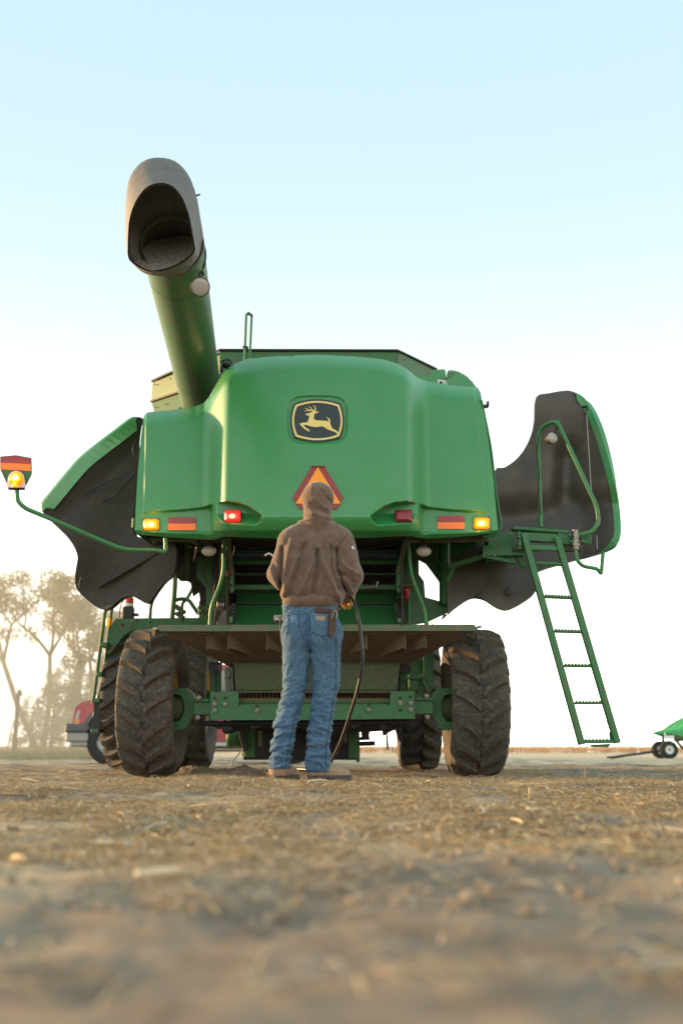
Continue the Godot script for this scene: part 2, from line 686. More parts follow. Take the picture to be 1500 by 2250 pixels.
	# the rest
	M.car_red = rough_mat(113, 0.01, [lin(0.33, 0.02, 0.025), lin(0.42, 0.035, 0.04)], [0.3, 0.8], 0.3, 1.0)
	M.car_red.clearcoat_enabled = true
	M.chrome = rough_mat(127, 0.02, [lin(0.42, 0.41, 0.38), lin(0.55, 0.54, 0.5)], [0.3, 0.8], 0.35, 2.0)
	M.chrome.metallic = 0.7
	M.glass = plain(lin(0.03, 0.035, 0.04), 0.08)
	M.bark = rough_mat(131, 0.02, [lin(0.06, 0.048, 0.036), lin(0.13, 0.105, 0.08)], [0.3, 0.8], 0.95, 1.5, 0.5)
	M.leaf = plain(Color.WHITE, 0.8)
	M.leaf.vertex_color_use_as_albedo = true
	M.leaf.backlight_enabled = true
	M.leaf.backlight = Color(0.5, 0.45, 0.25)
	M.poly_green = plain(lin(0.05, 0.33, 0.09), 0.45)
	M.extinguisher = plain(lin(0.5, 0.03, 0.025), 0.3)
	M.cable = plain(lin(0.5, 0.5, 0.5), 0.6)


# ---------- the combine ----------
func sstep(a: float, b: float, x: float) -> float:
	var t := clampf((x - a) / (b - a), 0.0, 1.0)
	return t * t * (3.0 - 2.0 * t)


var hood_outline := []
var pod_l := PackedVector2Array()
var pod_r := PackedVector2Array()


func hood_top(px: float) -> float:
	var k := [[296, 912], [322, 906], [380, 901], [430, 893], [450, 884], [463, 868], [475, 844], [490, 818], [512, 800], [545, 788], [600, 783], [695, 779], [780, 783], [840, 789], [872, 798], [895, 811], [915, 829], [935, 837], [985, 846], [1040, 850], [1052, 852]]
	for i in k.size() - 1:
		if px <= k[i + 1][0]:
			return lerpf(k[i][1], k[i + 1][1], clampf((px - k[i][0]) / float(k[i + 1][0] - k[i][0]), 0, 1))
	return k[-1][1]


func edge_in(p: Vector2, poly: PackedVector2Array) -> float:
	var best := 1e9
	for i in poly.size():
		best = minf(best, p.distance_to(Geometry2D.get_closest_point_to_segment(p, poly[i], poly[(i + 1) % poly.size()])))
	return best if Geometry2D.is_point_in_polygon(p, poly) else -best


func hood_far(px: float, py: float) -> float:
	var up := clampf((1183.0 - py) / 400.0, 0.0, 1.2)
	# the middle stands out between two S curves; the valleys drift with height
	var sl := sstep(441.0 + 6.0 * up, 499.0 + 8.0 * up, px)
	var sr := sstep(951.0 - 6.0 * up, 893.0 - 8.0 * up, px)
	var mid := sl * sr
	var q := (px - 697.0) / 210.0
	var d := 8.06 - 0.27 * mid - 0.10 * mid * (1.0 - q * q)
	# side panels bow slightly
	d += (1.0 - mid) * 0.05 * pow(clampf((absf(px - 695.0) - 250.0) / 145.0, 0, 1), 2.0)
	# it leans away upwards and rolls over at the top edge
	d += 0.10 * up + 0.05 * up * up
	var roll := clampf(1.0 - (py - hood_top(px)) / 34.0, 0.0, 1.0)
	d += 0.13 * roll * roll
	# edge strips outside the raised side panels
	d += 0.022 * (1.0 - sstep(311.0 + 11.0 * up, 315.0 + 11.0 * up, px)) + 0.022 * sstep(1073.0 - 40.0 * up, 1077.0 - 40.0 * up, px)
	# tucked under along the bottom
	d += 0.20 * sstep(0.0, 1.0, clampf((py - 1131.0) / 75.0, 0, 1)) * mid
	d += 0.006 * maxf(py - 1166.0, 0.0)
	# lamp pockets
	if py > 1092.0:
		for pod in [pod_l, pod_r]:
			var e := edge_in(Vector2(px, py), pod)
			if e > -5.0:
				var m := sstep(-2.5, 3.5, e)
				var ax := px if pod == pod_l else 1390.0 - px
				var fl := 8.13 - 0.22 * sstep(460.0, 474.0, ax) - 0.13 * sstep(1128.0, 1164.0, py) * sstep(466.0, 480.0, ax) - 0.012 * (py - 1105.0) / 60.0
				d = lerpf(d, maxf(d, fl), m)
	# dish round the badge
	var bx := absf(px - 697.0) / 66.0
	var by := absf(py - 923.0) / 53.0
	var e := pow(pow(bx, 4.0) + pow(by, 4.0), 0.25)
	d += 0.016 * sstep(1.03, 0.95, e)
	return d


func on_hood(list: Array, off: float) -> Array:
	var out := []
	for p in list:
		out.append(at(p[0], p[1], hood_far(p[0], p[1]) - off))
	return out


# a flat plate lying on a flat plane a little before the hood
func on_plane(list: Array, d: float) -> Array:
	return pts(list, d)


func rounded(x0: float, y0: float, x1: float, y1: float, r: float, n := 3) -> Array:
	var out := []
	for c in [[x1 - r, y0 + r, -90.0], [x1 - r, y1 - r, 0.0], [x0 + r, y1 - r, 90.0], [x0 + r, y0 + r, 180.0]]:
		for k in n + 1:
			var a := deg_to_rad(c[2] + 90.0 * k / n)
			out.append([c[0] + r * cos(a), c[1] + r * sin(a)])
	return out


func spot(parent: Node3D, where: Vector3, color: Color, energy: float) -> void:
	var l := OmniLight3D.new()
	l.name = "glow"
	l.light_color = color
	l.light_energy = energy
	l.omni_range = 30.0
	l.omni_attenuation = 2.0
	l.light_size = 0.02
	l.shadow_enabled = true
	parent.add_child(l, true)
	l.position = where - org


func marker_lamp(parent: Node3D, called: String, x0: float, y0: float, x1: float, y1: float, d: float, lit: bool, lens_mat: Material, glow: Color, label: String) -> void:
	var m := MB.new()
	m.prism(pts(rounded(x0 - 1, y0 - 1, x1 + 1, y1 + 1, 3), d), Vector3(0, 0, -0.12))
	var root := part(called, m, M.black, parent, label)
	m = MB.new()
	# a lens with a rounded face and flutes
	var far := func(px: float, py: float) -> float:
		var u := absf(px - (x0 + x1) * 0.5) / ((x1 - x0) * 0.5)
		var v := absf(py - (y0 + y1) * 0.5) / ((y1 - y0) * 0.5)
		return d - 0.034 + 0.03 * pow(u, 5.0) + 0.03 * pow(v, 5.0) + 0.003 * sin(px * 1.7)
	var s := shell(rounded(x0, y0, x1, y1, 3), far, 1.5, 0.03, 3.0)
	m.merge(s[0])
	m.merge(s[2])
	part("lamp_lens", m, lens_mat, root)
	if lit:
		var c := at((x0 + x1) * 0.5 - 1.0, (y0 + y1) * 0.5, d - 0.036)
		m = MB.new()
		m.ball(c, Vector3(0.026, 0.02, 0.006), Basis.IDENTITY, 12, 8)
		part("lamp_bulb", m, M.bulb if called == "amber_lamp" else M.bulb_red, root)
		spot(root, c + Vector3(0, 0, 0.03), glow, 0.012)


func band_plate(parent: Node3D, called: String, x0: float, y0: float, x1: float, y1: float, d0: float, d1: float) -> void:
	var ym := (y0 + y1) * 0.5
	var m := MB.new()
	m.prism([at(x0, y0, d0), at(x1, y0, d1), at(x1, y1, d1), at(x0, y1, d0)], Vector3(0, 0, -0.004))
	var root := part(called, m, M.white, parent)
	m = MB.new()
	m.prism([at(x0, y0, d0 - 0.003), at(x1, y0, d1 - 0.003), at(x1, ym, d1 - 0.003), at(x0, ym, d0 - 0.003)], Vector3(0, 0, -0.002))
	part("red_band", m, M.red_band, root)
	m = MB.new()
	m.prism([at(x0, ym, d0 - 0.0032), at(x1, ym, d1 - 0.0032), at(x1, y1, d1 - 0.0032), at(x0, y1, d0 - 0.0032)], Vector3(0, 0, -0.002))
	part("orange_band", m, M.orange_band, root)


# an outline with bowed sides through four corners (badge shape)
func bowed(cx: float, cy: float, w: float, h: float, wb: float, hb: float) -> Array:
	var k := [[cx - w, cy - h], [cx + w, cy - h], [cx + w, cy + h], [cx - w, cy + h]]
	var mid := [[cx, cy - h - hb], [cx + w + wb, cy], [cx, cy + h + hb], [cx - w - wb, cy]]
	var out := []
	for i in 4:
		var a: Array = k[i]
		var b: Array = k[(i + 1) % 4]
		var c := [2.0 * mid[i][0] - 0.5 * (a[0] + b[0]), 2.0 * mid[i][1] - 0.5 * (a[1] + b[1])]
		for s in 8:
			var t := s / 8.0
			out.append([lerpf(lerpf(a[0], c[0], t), lerpf(c[0], b[0], t), t), lerpf(lerpf(a[1], c[1], t), lerpf(c[1], b[1], t), t)])
	return out


func z7(list: Array) -> Array:
	var out := []
	for p in list:
		out.append([600.0 + p[0] / 7.5, 840.0 + p[1] / 7.5])
	return out


func stroke(m: MB, list: Array, w0: float, w1: float, plane: Callable, off: float, depth: float) -> void:
	var left := []
	var right := []
	for i in list.size():
		var a: Array = list[maxi(i - 1, 0)]
		var b: Array = list[mini(i + 1, list.size() - 1)]
		var t := Vector2(b[0] - a[0], b[1] - a[1]).normalized()
		var w := lerpf(w0, w1, float(i) / (list.size() - 1)) * 0.5
		left.append([list[i][0] - t.y * w, list[i][1] + t.x * w])
		right.push_front([list[i][0] + t.y * w, list[i][1] - t.x * w])
	m.prism(plane.call(left + right, off), Vector3(0, 0, -depth))


func build_hood(k: Node3D) -> void:
	pod_l = PackedVector2Array([Vector2(302, 1128), Vector2(330, 1125), Vector2(400, 1121), Vector2(447, 1116), Vector2(462, 1110), Vector2(477, 1105), Vector2(500, 1103), Vector2(525, 1106), Vector2(548, 1115), Vector2(574, 1134), Vector2(572, 1144), Vector2(562, 1153), Vector2(540, 1160), Vector2(510, 1163), Vector2(486, 1164), Vector2(478, 1168), Vector2(462, 1172), Vector2(400, 1171), Vector2(302, 1168)])
	pod_r = PackedVector2Array()
	for i in pod_l.size():
		var p := pod_l[pod_l.size() - 1 - i]
		pod_r.append(Vector2(1390.0 - p.x, p.y))
	hood_outline = []
	for i in 60:
		var px := lerpf(324.0, 1049.0, i / 59.0)
		hood_outline.append([px, hood_top(px)])
	for p in [[1055, 862], [1062, 900], [1074, 980], [1084, 1060], [1091, 1140], [1093, 1163], [1088, 1171], [1040, 1177], [985, 1181], [940, 1183], [922, 1182], [905, 1178], [880, 1178], [800, 1182], [697, 1184], [600, 1183], [520, 1180], [490, 1179], [478, 1183], [463, 1186], [440, 1185], [380, 1181], [320, 1176], [300, 1173], [297, 1165], [298, 1120], [303, 1040], [310, 960], [315, 920], [318, 912]]:
		hood_outline.append(p)
	var s := shell(hood_outline, hood_far, 2.25, 0.025, 2.25)
	var m: MB = s[0]
	m.merge(s[2])
	var hood := part("hood", m, M.paint, k, "broad green rear hood with a bulging centre")
	part("liner", s[1], M.inner, hood)
	# the sides return forward
	m = MB.new()
	var lp := []
	for p in [[318, 912], [315, 920], [310, 960], [303, 1040], [298, 1120], [297, 1165], [301, 1174]]:
		lp.append(at(p[0], p[1], hood_far(p[0] + 1.0, p[1]) + 0.02))
	for i in lp.size() - 1:
		m.quad(lp[i], lp[i + 1], lp[i + 1] + Vector3(0.05, 0, -0.5), lp[i] + Vector3(0.05, 0, -0.5))
	part("side_return", m, M.paint, hood)
	m = MB.new()
	lp = []
	for p in [[1054, 862], [1061, 900], [1073, 980], [1083, 1060], [1090, 1140], [1092, 1163]]:
		lp.append(at(p[0], p[1], hood_far(p[0] - 1.0, p[1]) + 0.02))
	for i in lp.size() - 1:
		m.quad(lp[i], lp[i + 1], lp[i + 1] + Vector3(-0.05, 0, -0.5), lp[i] + Vector3(-0.05, 0, -0.5))
	part("side_return", m, M.paint, hood)
	# a second skin just ahead of the right edge
	m = MB.new()
	m.tube(curve(pts([[1056, 880], [1076, 980], [1088, 1080], [1098, 1140], [1099, 1158], [1088, 1174], [1060, 1179]], 8.22)), 0.014, 8)
	part("edge_seal", m, M.frame, k)
	m = MB.new()
	m.box(at(1066, 893, 8.3), Vector3(0.05, 0.03, 0.03))
	m.box(at(1071, 888, 8.3), Vector3(0.02, 0.05, 0.03))
	part("latch", m, M.black, k)

	# badge
	var b0 := hood_far(697, 884) - 0.010
	var b1 := hood_far(697, 964) - 0.010
	var bp := func(list: Array, off: float) -> Array:
		var o := []
		for p in list:
			o.append(at(p[0], p[1], lerpf(b0, b1, (p[1] - 884.0) / 80.0) - off))
		return o
	m = MB.new()
	m.prism(bp.call(bowed(697.0, 924.0, 51.0, 38.0, 8.0, 9.0), 0.0), Vector3(0, 0, -0.02))
	var badge := part("badge", m, M.badge_dark, k, "black badge with a golden leaping deer")
	var outer := bowed(697.0, 924.0, 47.6, 34.6, 7.6, 8.6)
	var inner := bowed(697.0, 924.0, 44.0, 31.2, 7.2, 8.0)
	m = MB.new()
	for i in outer.size():
		var j := (i + 1) % outer.size()
		var four: Array = bp.call([outer[i], outer[j], inner[j], inner[i]], 0.003)
		var a: Vector3 = four[0]
		var b: Vector3 = four[1]
		var c: Vector3 = four[2]
		var e: Vector3 = four[3]
		m.quad(a, b, c, e)
		m.quad(a, b, b - Vector3(0, 0, 0.005), a - Vector3(0, 0, 0.005))
		m.quad(e, c, c - Vector3(0, 0, 0.005), e - Vector3(0, 0, 0.005))
	part("border", m, M.badge_gold, badge)
	m = MB.new()
	var deer := z7([[535, 522], [600, 505], [655, 483], [690, 476], [715, 483], [755, 478], [735, 497], [702, 511], [685, 512], [675, 545], [668, 590], [680, 615], [720, 628], [800, 630], [880, 638], [905, 645], [910, 620], [895, 590], [872, 565], [905, 582], [935, 615], [942, 640], [934, 655], [945, 690], [965, 745], [990, 772], [1030, 785], [1060, 815], [1088, 850], [1082, 872], [1060, 855], [1030, 825], [985, 806], [930, 790], [880, 765], [830, 730], [800, 725], [740, 735], [680, 738], [620, 725], [560, 706], [497, 700], [510, 720], [540, 750], [590, 780], [605, 810], [570, 800], [525, 775], [470, 725], [450, 700], [432, 685], [450, 675], [500, 665], [560, 660], [575, 640], [585, 600], [600, 548], [560, 545], [538, 535]])
	m.prism(bp.call(deer, 0.003), Vector3(0, 0, -0.005))
	stroke(m, z7([[680, 485], [692, 450], [694, 415], [680, 390], [655, 375]]), 3.8, 0.6, bp, 0.003, 0.005)
	stroke(m, z7([[670, 470], [610, 460], [555, 466], [510, 482]]), 3.4, 0.5, bp, 0.0034, 0.005)
	stroke(m, z7([[640, 455], [622, 420], [580, 390]]), 2.6, 0.5, bp, 0.0038, 0.005)
	stroke(m, z7([[585, 458], [552, 432], [518, 424]]), 2.4, 0.5, bp, 0.0038, 0.005)
	part("deer", m, M.badge_gold, badge)

	# slow vehicle emblem
	var e0 := hood_far(697, 1026) - 0.008
	var e1 := hood_far(697, 1118) - 0.008
	var ep := func(list: Array, off: float) -> Array:
		var o := []
		for p in list:
			o.append(at(p[0], p[1], lerpf(e0, e1, (p[1] - 1026.0) / 92.0) - off))
		return o
	m = MB.new()
	m.prism(ep.call(z7([[630, 1390], [850, 1390], [1155, 1900], [1050, 2085], [430, 2085], [320, 1900]]), 0.0), Vector3(0, 0, -0.006))
	var em := part("slow_vehicle_emblem", m, M.red_band, k, "red bordered orange triangle emblem")
	m = MB.new()
	m.prism(ep.call(z7([[738, 1395], [1110, 1998], [372, 1998]]), 0.003), Vector3(0, 0, -0.005))
	part("triangle", m, M.orange_tri, em)
	m = MB.new()
	m.box((at(684, 1025, e0) + at(713, 1025, e0)) * 0.5, Vector3(0.112, 0.012, 0.02), Basis.IDENTITY, 0.002)
	part("mount", m, M.rust, em)

	# lamps and reflective strips
	M.bulb_red = plain(lin(1.0, 0.4, 0.3), 0.3)
	M.bulb_red.emission_enabled = true
	M.bulb_red.emission = Color(1.0, 0.55, 0.35)
	M.bulb_red.emission_energy_multiplier = 1.6
	var pd := hood_far(332, 1150) - 0.004
	marker_lamp(k, "amber_lamp", 315, 1140, 350, 1165, pd, true, M.amber_lit, Color(1.0, 0.6, 0.1), "lit amber lamp at the hood's left corner")
	pd = hood_far(1057, 1150) - 0.004
	marker_lamp(k, "amber_lamp", 1040, 1137, 1075, 1163, pd, true, M.amber_lit, Color(1.0, 0.6, 0.1), "lit amber lamp at the hood's right corner")
	pd = hood_far(511, 1147) - 0.004
	marker_lamp(k, "tail_lamp", 493, 1121, 529, 1147, pd, true, M.red_lit, Color(1.0, 0.25, 0.15), "glowing red tail lamp")
	pd = hood_far(886, 1147) - 0.004
	marker_lamp(k, "tail_lamp", 868, 1121, 904, 1147, pd, false, M.red_lens, Color.RED, "unlit dull red tail lamp")
	band_plate(k, "reflective_strip", 370, 1136, 430, 1165, hood_far(372, 1150) - 0.012, hood_far(428, 1150) - 0.012)
	band_plate(k, "reflective_strip", 961, 1133, 1020, 1162, hood_far(963, 1150) - 0.012, hood_far(1018, 1150) - 0.012)


func build_top(k: Node3D) -> void:
	# grain tank walls above the hood
	var m := MB.new()
	m.prism(pts([[483, 770, 9.4], [872, 771, 9.4], [872, 900, 9.4], [483, 900, 9.4]], 9.4), Vector3(0, 0, -0.03))
	m.prism(pts([[873, 771, 9.4], [957, 812, 10.2], [957, 900, 10.2], [873, 900, 9.4]], 9.4), Vector3(-0.01, 0, -0.03))
	m.prism([at(335, 838, 10.4), at(490, 770, 9.42), at(490, 830, 9.42), at(333, 882, 10.4)], Vector3(0.02, 0, -0.03))
	m.prism([at(333, 883, 10.4), at(490, 831, 9.42), at(505, 900, 9.6), at(345, 930, 10.2)], Vector3(0.02, 0, -0.03))
	var tank := part("grain_tank", m, M.tank, k)
	m = MB.new()
	m.tube(pts([[482, 769, 9.39], [873, 770, 9.39], [958, 811, 10.19]], 9.4), 0.014, 8)
	m.tube(pts([[334, 837, 10.38], [483, 769, 9.39]], 9.4), 0.014, 8)
	m.tube(pts([[332, 882, 10.38], [488, 830, 9.41]], 9.4), 0.013, 8)
	part("rim", m, M.black, tank)
	m = MB.new()
	for p in [[355, 832, 10.2], [340, 845, 10.36], [343, 895, 10.3], [365, 888, 10.15], [343, 915, 10.2], [878, 778, 9.43], [890, 790, 9.53], [950, 820, 10.1], [489, 780, 9.36], [560, 776, 9.37], [640, 776, 9.37], [720, 776, 9.37], [800, 776, 9.37]]:
		m.ball(at(p[0], p[1], p[2] - 0.03), Vector3(0.009, 0.009, 0.009), Basis.IDENTITY, 8, 5)
	part("rivet", m, M.frame, tank)
	# right shoulder
	m = MB.new()
	m.prism(pts([[915, 826], [946, 826], [951, 813], [976, 811], [979, 818], [979, 900], [915, 900]], 9.0), Vector3(0, 0, -0.4))
	part("engine_cover", m, M.paint, k)
	m = MB.new()
	m.prism(pts([[983, 815], [990, 813], [1006, 816], [1024, 826], [1038, 840], [1047, 853], [1051, 866], [1056, 920], [983, 920]], 8.9), Vector3(0, 0, -0.5))
	part("shoulder_panel", m, M.paint, k)
	m = MB.new()
	m.box(at(988, 822, 8.88), Vector3(0.012, 0.05, 0.02))
	m.ball(at(993, 819, 8.87), Vector3(0.01, 0.01, 0.01), Basis.IDENTITY, 8, 5)
	part("hinge", m, M.steel, k)
	m = MB.new()
	m.prism(pts([[961, 834], [987, 836], [987, 846], [961, 846]], 8.97), Vector3(0, 0, -0.004))
	var dec := part("warning_decal", m, M.white, k)
	m = MB.new()
	m.prism(pts([[964, 838], [970, 838], [972, 842], [967, 845]], 8.968), Vector3(0, 0, -0.002))
	part("print", m, M.black, dec)
	# handrail loop
	m = MB.new()
	m.tube(bent(pts([[537, 800, 9.2], [541, 691, 9.2], [547, 688, 9.23], [553, 694, 9.28], [548, 800, 9.3]], 9.2), 0.05), 0.013, 8)
	part("handrail", m, M.tube, k)
	m = MB.new()
	for p in [[547, 689], [553, 694], [536, 763], [543, 764]]:
		m.box(at(p[0], p[1], 9.2), Vector3(0.022, 0.03, 0.03))
	part("clamp", m, M.black, k)
	m = MB.new()
	m.ball(at(498, 802, 9.0), Vector3(0.05, 0.035, 0.05))
	m.tube(curve(pts([[484, 796], [497, 790], [508, 794], [506, 803]], 9.0)), 0.01, 6)
	m.box(at(487, 812, 9.0), Vector3(0.03, 0.05, 0.04))
	part("roof_lamp", m, M.black, k)

	# unloading auger: a level tube pointing back past the camera's left
	var c1 := at(391, 603, 6.62)
	var c0 := at(436, 842, 9.2)
	var axis := (c1 - c0).normalized()
	m = MB.new()
	m.tube([c0 - axis * 2.2, c0, c1 + axis * 0.5], 0.212, 48, false)
	var aug := part("unloading_auger", m, M.auger, k, "long green unloading tube reaching backwards")
	m = MB.new()
	for q in [0.28, 2.63]:
		m.tube([c0 + axis * q, c0 + axis * (q + 0.012)], 0.2145, 48, false)
	part("seam", m, M.frame_dusty, aug)
	# spout
	var r0 := [[350, 402], [378, 408], [400, 433], [414, 468], [421, 500], [426, 530], [428, 553], [405, 575], [375, 590], [337, 598], [312, 591], [291, 578], [282, 565], [281, 540], [282, 510], [285, 480], [297, 445], [320, 413]]
	var r1 := [[345, 346], [385, 354], [414, 384], [431, 430], [437, 480], [438, 520], [436, 560], [412, 592], [378, 606], [338, 606], [310, 596], [288, 572], [281, 555], [277, 520], [276, 470], [279, 425], [288, 385], [312, 356]]
	var rings := [[], [], [], [], []]
	var xax := axis.cross(Vector3.UP).normalized()
	var yax := xax.cross(axis)
	for i in r0.size():
		var a := at(r0[i][0], r0[i][1], lerpf(5.62, 6.03, (r0[i][1] - 402.0) / 196.0))
		var c := at(r1[i][0], r1[i][1], lerpf(5.92, 6.14, (r1[i][1] - 346.0) / 260.0))
		var ang := TAU * i / r0.size()
		var e := c1 + axis * 0.45 + (xax * sin(ang) * -1.0 + yax * cos(ang)) * 0.218
		if e.x > c1.x and r1[i][0] < 350 or e.x < c1.x and r1[i][0] > 350:
			e = c1 + axis * 0.45 + (xax * sin(ang) + yax * cos(ang)) * 0.218
		rings[0].append(a)
		rings[1].append(a.lerp(c, 0.35) + (a - c).normalized().cross(axis) * 0.0)
		rings[2].append(c)
		rings[3].append(c.lerp(e, 0.5) + Vector3(0, 0.02, 0))
		rings[4].append(e)
	m = loft(rings, 6)
	var sp := part("spout", m, M.spout, aug, "grey dusty spout with a gaping opening")
	# inner wall
	for i in 5:
		var mid := Vector3.ZERO
		for p in rings[i]:
			mid += p
		mid /= rings[i].size()
		for j in rings[i].size():
			rings[i][j] = rings[i][j] + (mid - rings[i][j]).normalized() * 0.012
	m = loft(rings, 6)
	m.tube([c1 + axis * 0.505, c1 - axis * 0.9], 0.2105, 40, false)
	var plug := c1 - axis * 0.88
	for i in 32:
		m.tri(plug, plug + (xax * cos(TAU * i / 32) + yax * sin(TAU * i / 32)) * 0.21, plug + (xax * cos(TAU * (i + 1) / 32) + yax * sin(TAU * (i + 1) / 32)) * 0.21)
	part("inner_wall", m, M.spout, aug)
	var lip := shell([[284, 546], [300, 538], [330, 529], [370, 521], [405, 516], [424, 520], [427, 553], [405, 574], [375, 589], [337, 597], [312, 590], [292, 577], [283, 564]], func(px: float, py: float) -> float: return lerpf(6.42, 6.025, (py - 515.0) / 83.0) - 0.10 * pow(absf(px - 353.0) / 72.0, 2.5) * clampf((600.0 - py) / 60.0, 0, 1), 6.0, 0.006, 6.0)
	m = lip[0]
	m.merge(lip[2])
	part("lip", m, M.spout_in, aug)
	m = MB.new()
	m.tube(curve(pts([[443, 528, 6.2], [451, 548, 6.25], [451, 575, 6.3], [443, 596, 6.36], [440, 602, 6.36]], 6.6)), 0.006, 6)
	m.tube(pts([[431, 430, 6.2], [440, 427, 6.2]], 6.2), 0.006, 6)
	m.tube(curve(pts([[446, 560, 6.62], [441, 585, 6.52], [428, 602, 6.46]], 6.6)), 0.0025, 5)
	part("cable", m, M.black, aug)
	m = MB.new()
	m.box(at(440, 601, 6.36), Vector3(0.055, 0.016, 0.05))
	m.box(at(440, 608, 6.28), Vector3(0.016, 0.05, 0.03))
	m.box(at(440, 615, 6.22), Vector3(0.05, 0.022, 0.04))
	part("lamp_bracket", m, M.black, aug)
	var lb := Basis.looking_at((EYE + Vector3(0.5, 0, -1.0) - at(440, 630, 6.2)).normalized(), Vector3.UP)
	var lathe_b := Basis(lb.x, -lb.z, lb.y)
	m = MB.new()
	m.lathe(at(440, 630, 6.2), lathe_b, [[0.0, -0.06], [0.045, -0.055], [0.063, -0.02], [0.066, 0.0], [0.066, 0.0], [0.066, 0.012], [0.062, 0.014]], 28)
	var wl := part("work_lamp", m, M.black, aug)
	m = MB.new()
	m.lathe(at(440, 630, 6.2), lathe_b, [[0.062, 0.009], [0.05, 0.017], [0.025, 0.022], [0.0, 0.024]], 28)
	part("lamp_glass", m, M.lens, wl)


# joins closed rings of equal length into a smooth skin
func loft(rings: Array, sub := 4) -> MB:
	var m := MB.new()
	var n: int = rings[0].size()
	var cols := []
	for i in n:
		var path := []
		for r in rings:
			path.append(r[i])
		cols.append(curve(path, sub))
	var rows: int = cols[0].size()
	var grid := []
	for j in rows:
		var ring := []
		for i in n:
			ring.append(cols[i][j])
		ring.append(cols[0][j])
		var fine := []
		for i in n:
			var p0: Vector3 = ring[(i - 1 + n) % n]
			var p1: Vector3 = ring[i]
			var p2: Vector3 = ring[(i + 1) % n]
			var p3: Vector3 = ring[(i + 2) % n]
			for q in 3:
				var t := q / 3.0
				fine.append(0.5 * (2.0 * p1 + (p2 - p0) * t + (2.0 * p0 - 5.0 * p1 + 4.0 * p2 - p3) * t * t + (3.0 * p1 - p0 - 3.0 * p2 + p3) * t * t * t))
		grid.append(fine)
	var w: int = grid[0].size()
	var norm := []
	for j in rows:
		var row := []
		for i in w:
			var dx: Vector3 = grid[j][(i + 1) % w] - grid[j][(i - 1 + w) % w]
			var dy: Vector3 = grid[mini(j + 1, rows - 1)][i] - grid[maxi(j - 1, 0)][i]
			row.append(dx.cross(dy).normalized())
		norm.append(row)
	for j in rows - 1:
		for i in w:
			var q := (i + 1) % w
			m.quads(grid[j][i], grid[j + 1][i], grid[j + 1][q], grid[j][q], norm[j][i], norm[j + 1][i], norm[j + 1][q], norm[j][q])
	return m


func smooth_ring(list: Array, n: int) -> Array:
	var out := []
	var c := list.size()
	for i in c:
		var p0 := Vector2(list[(i - 1 + c) % c][0], list[(i - 1 + c) % c][1])
		var p1 := Vector2(list[i][0], list[i][1])
		var p2 := Vector2(list[(i + 1) % c][0], list[(i + 1) % c][1])
		var p3 := Vector2(list[(i + 2) % c][0], list[(i + 2) % c][1])
		for q in n:
			var t := float(q) / n
			var p := 0.5 * (2.0 * p1 + (p2 - p0) * t + (2.0 * p0 - 5.0 * p1 + 4.0 * p2 - p3) * t * t + (3.0 * p1 - p0 - 3.0 * p2 + p3) * t * t * t)
			out.append([p.x, p.y])
	return out


func door(k: Node3D, called: String, outline: Array, far: Callable, rim_from: int, rim_to: int, band: float, label: String) -> Node3D:
	outline = smooth_ring(outline, 3)
	rim_from *= 3
	rim_to *= 3
	var s := shell(outline, far, 9.0, 0.05, 6.0)
	var m: MB = s[1]
	var skin := part(called, m, M.paint, k, label)
	m = s[0]
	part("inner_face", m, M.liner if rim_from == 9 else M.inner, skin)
	part("edge", s[2], M.paint if rim_from == 9 else M.black, skin)
	# the curled green edge, a band along part of the outline turned towards the open side
	m = MB.new()
	var mid := Vector2.ZERO
	for p in outline:
		mid += Vector2(p[0], p[1])
	mid /= outline.size()
	var prev := []
	for i in range(rim_from, rim_to + 1):
		var p: Array = outline[i % outline.size()]
		var a := Vector2(outline[(i - 1 + outline.size()) % outline.size()][0], outline[(i - 1 + outline.size()) % outline.size()][1])
		var b := Vector2(outline[(i + 1) % outline.size()][0], outline[(i + 1) % outline.size()][1])
		var t := (b - a).normalized()
		var nn := Vector2(-t.y, t.x)
		if nn.dot(mid - Vector2(p[0], p[1])) < 0:
			nn = -nn
		var f := clampf(minf(i - rim_from, rim_to - i) / 3.0, 0.12, 1.0)
		var ring := []
		for q in [[-0.1, 0.07], [-0.1, -0.004], [-0.04, -0.016], [0.06, -0.022], [1.0, -0.024], [1.01, 0.004]]:
			var w = Vector2(p[0], p[1]) + nn * q[0] * band * f
			ring.append(at(w.x, w.y, far.call(w.x, w.y) + q[1]))
		if prev:
			for j in ring.size() - 1:
				m.quad(prev[j], ring[j], ring[j + 1], prev[j + 1])
		prev = ring
	part("edge_trim", m, M.paint, skin)
	return skin


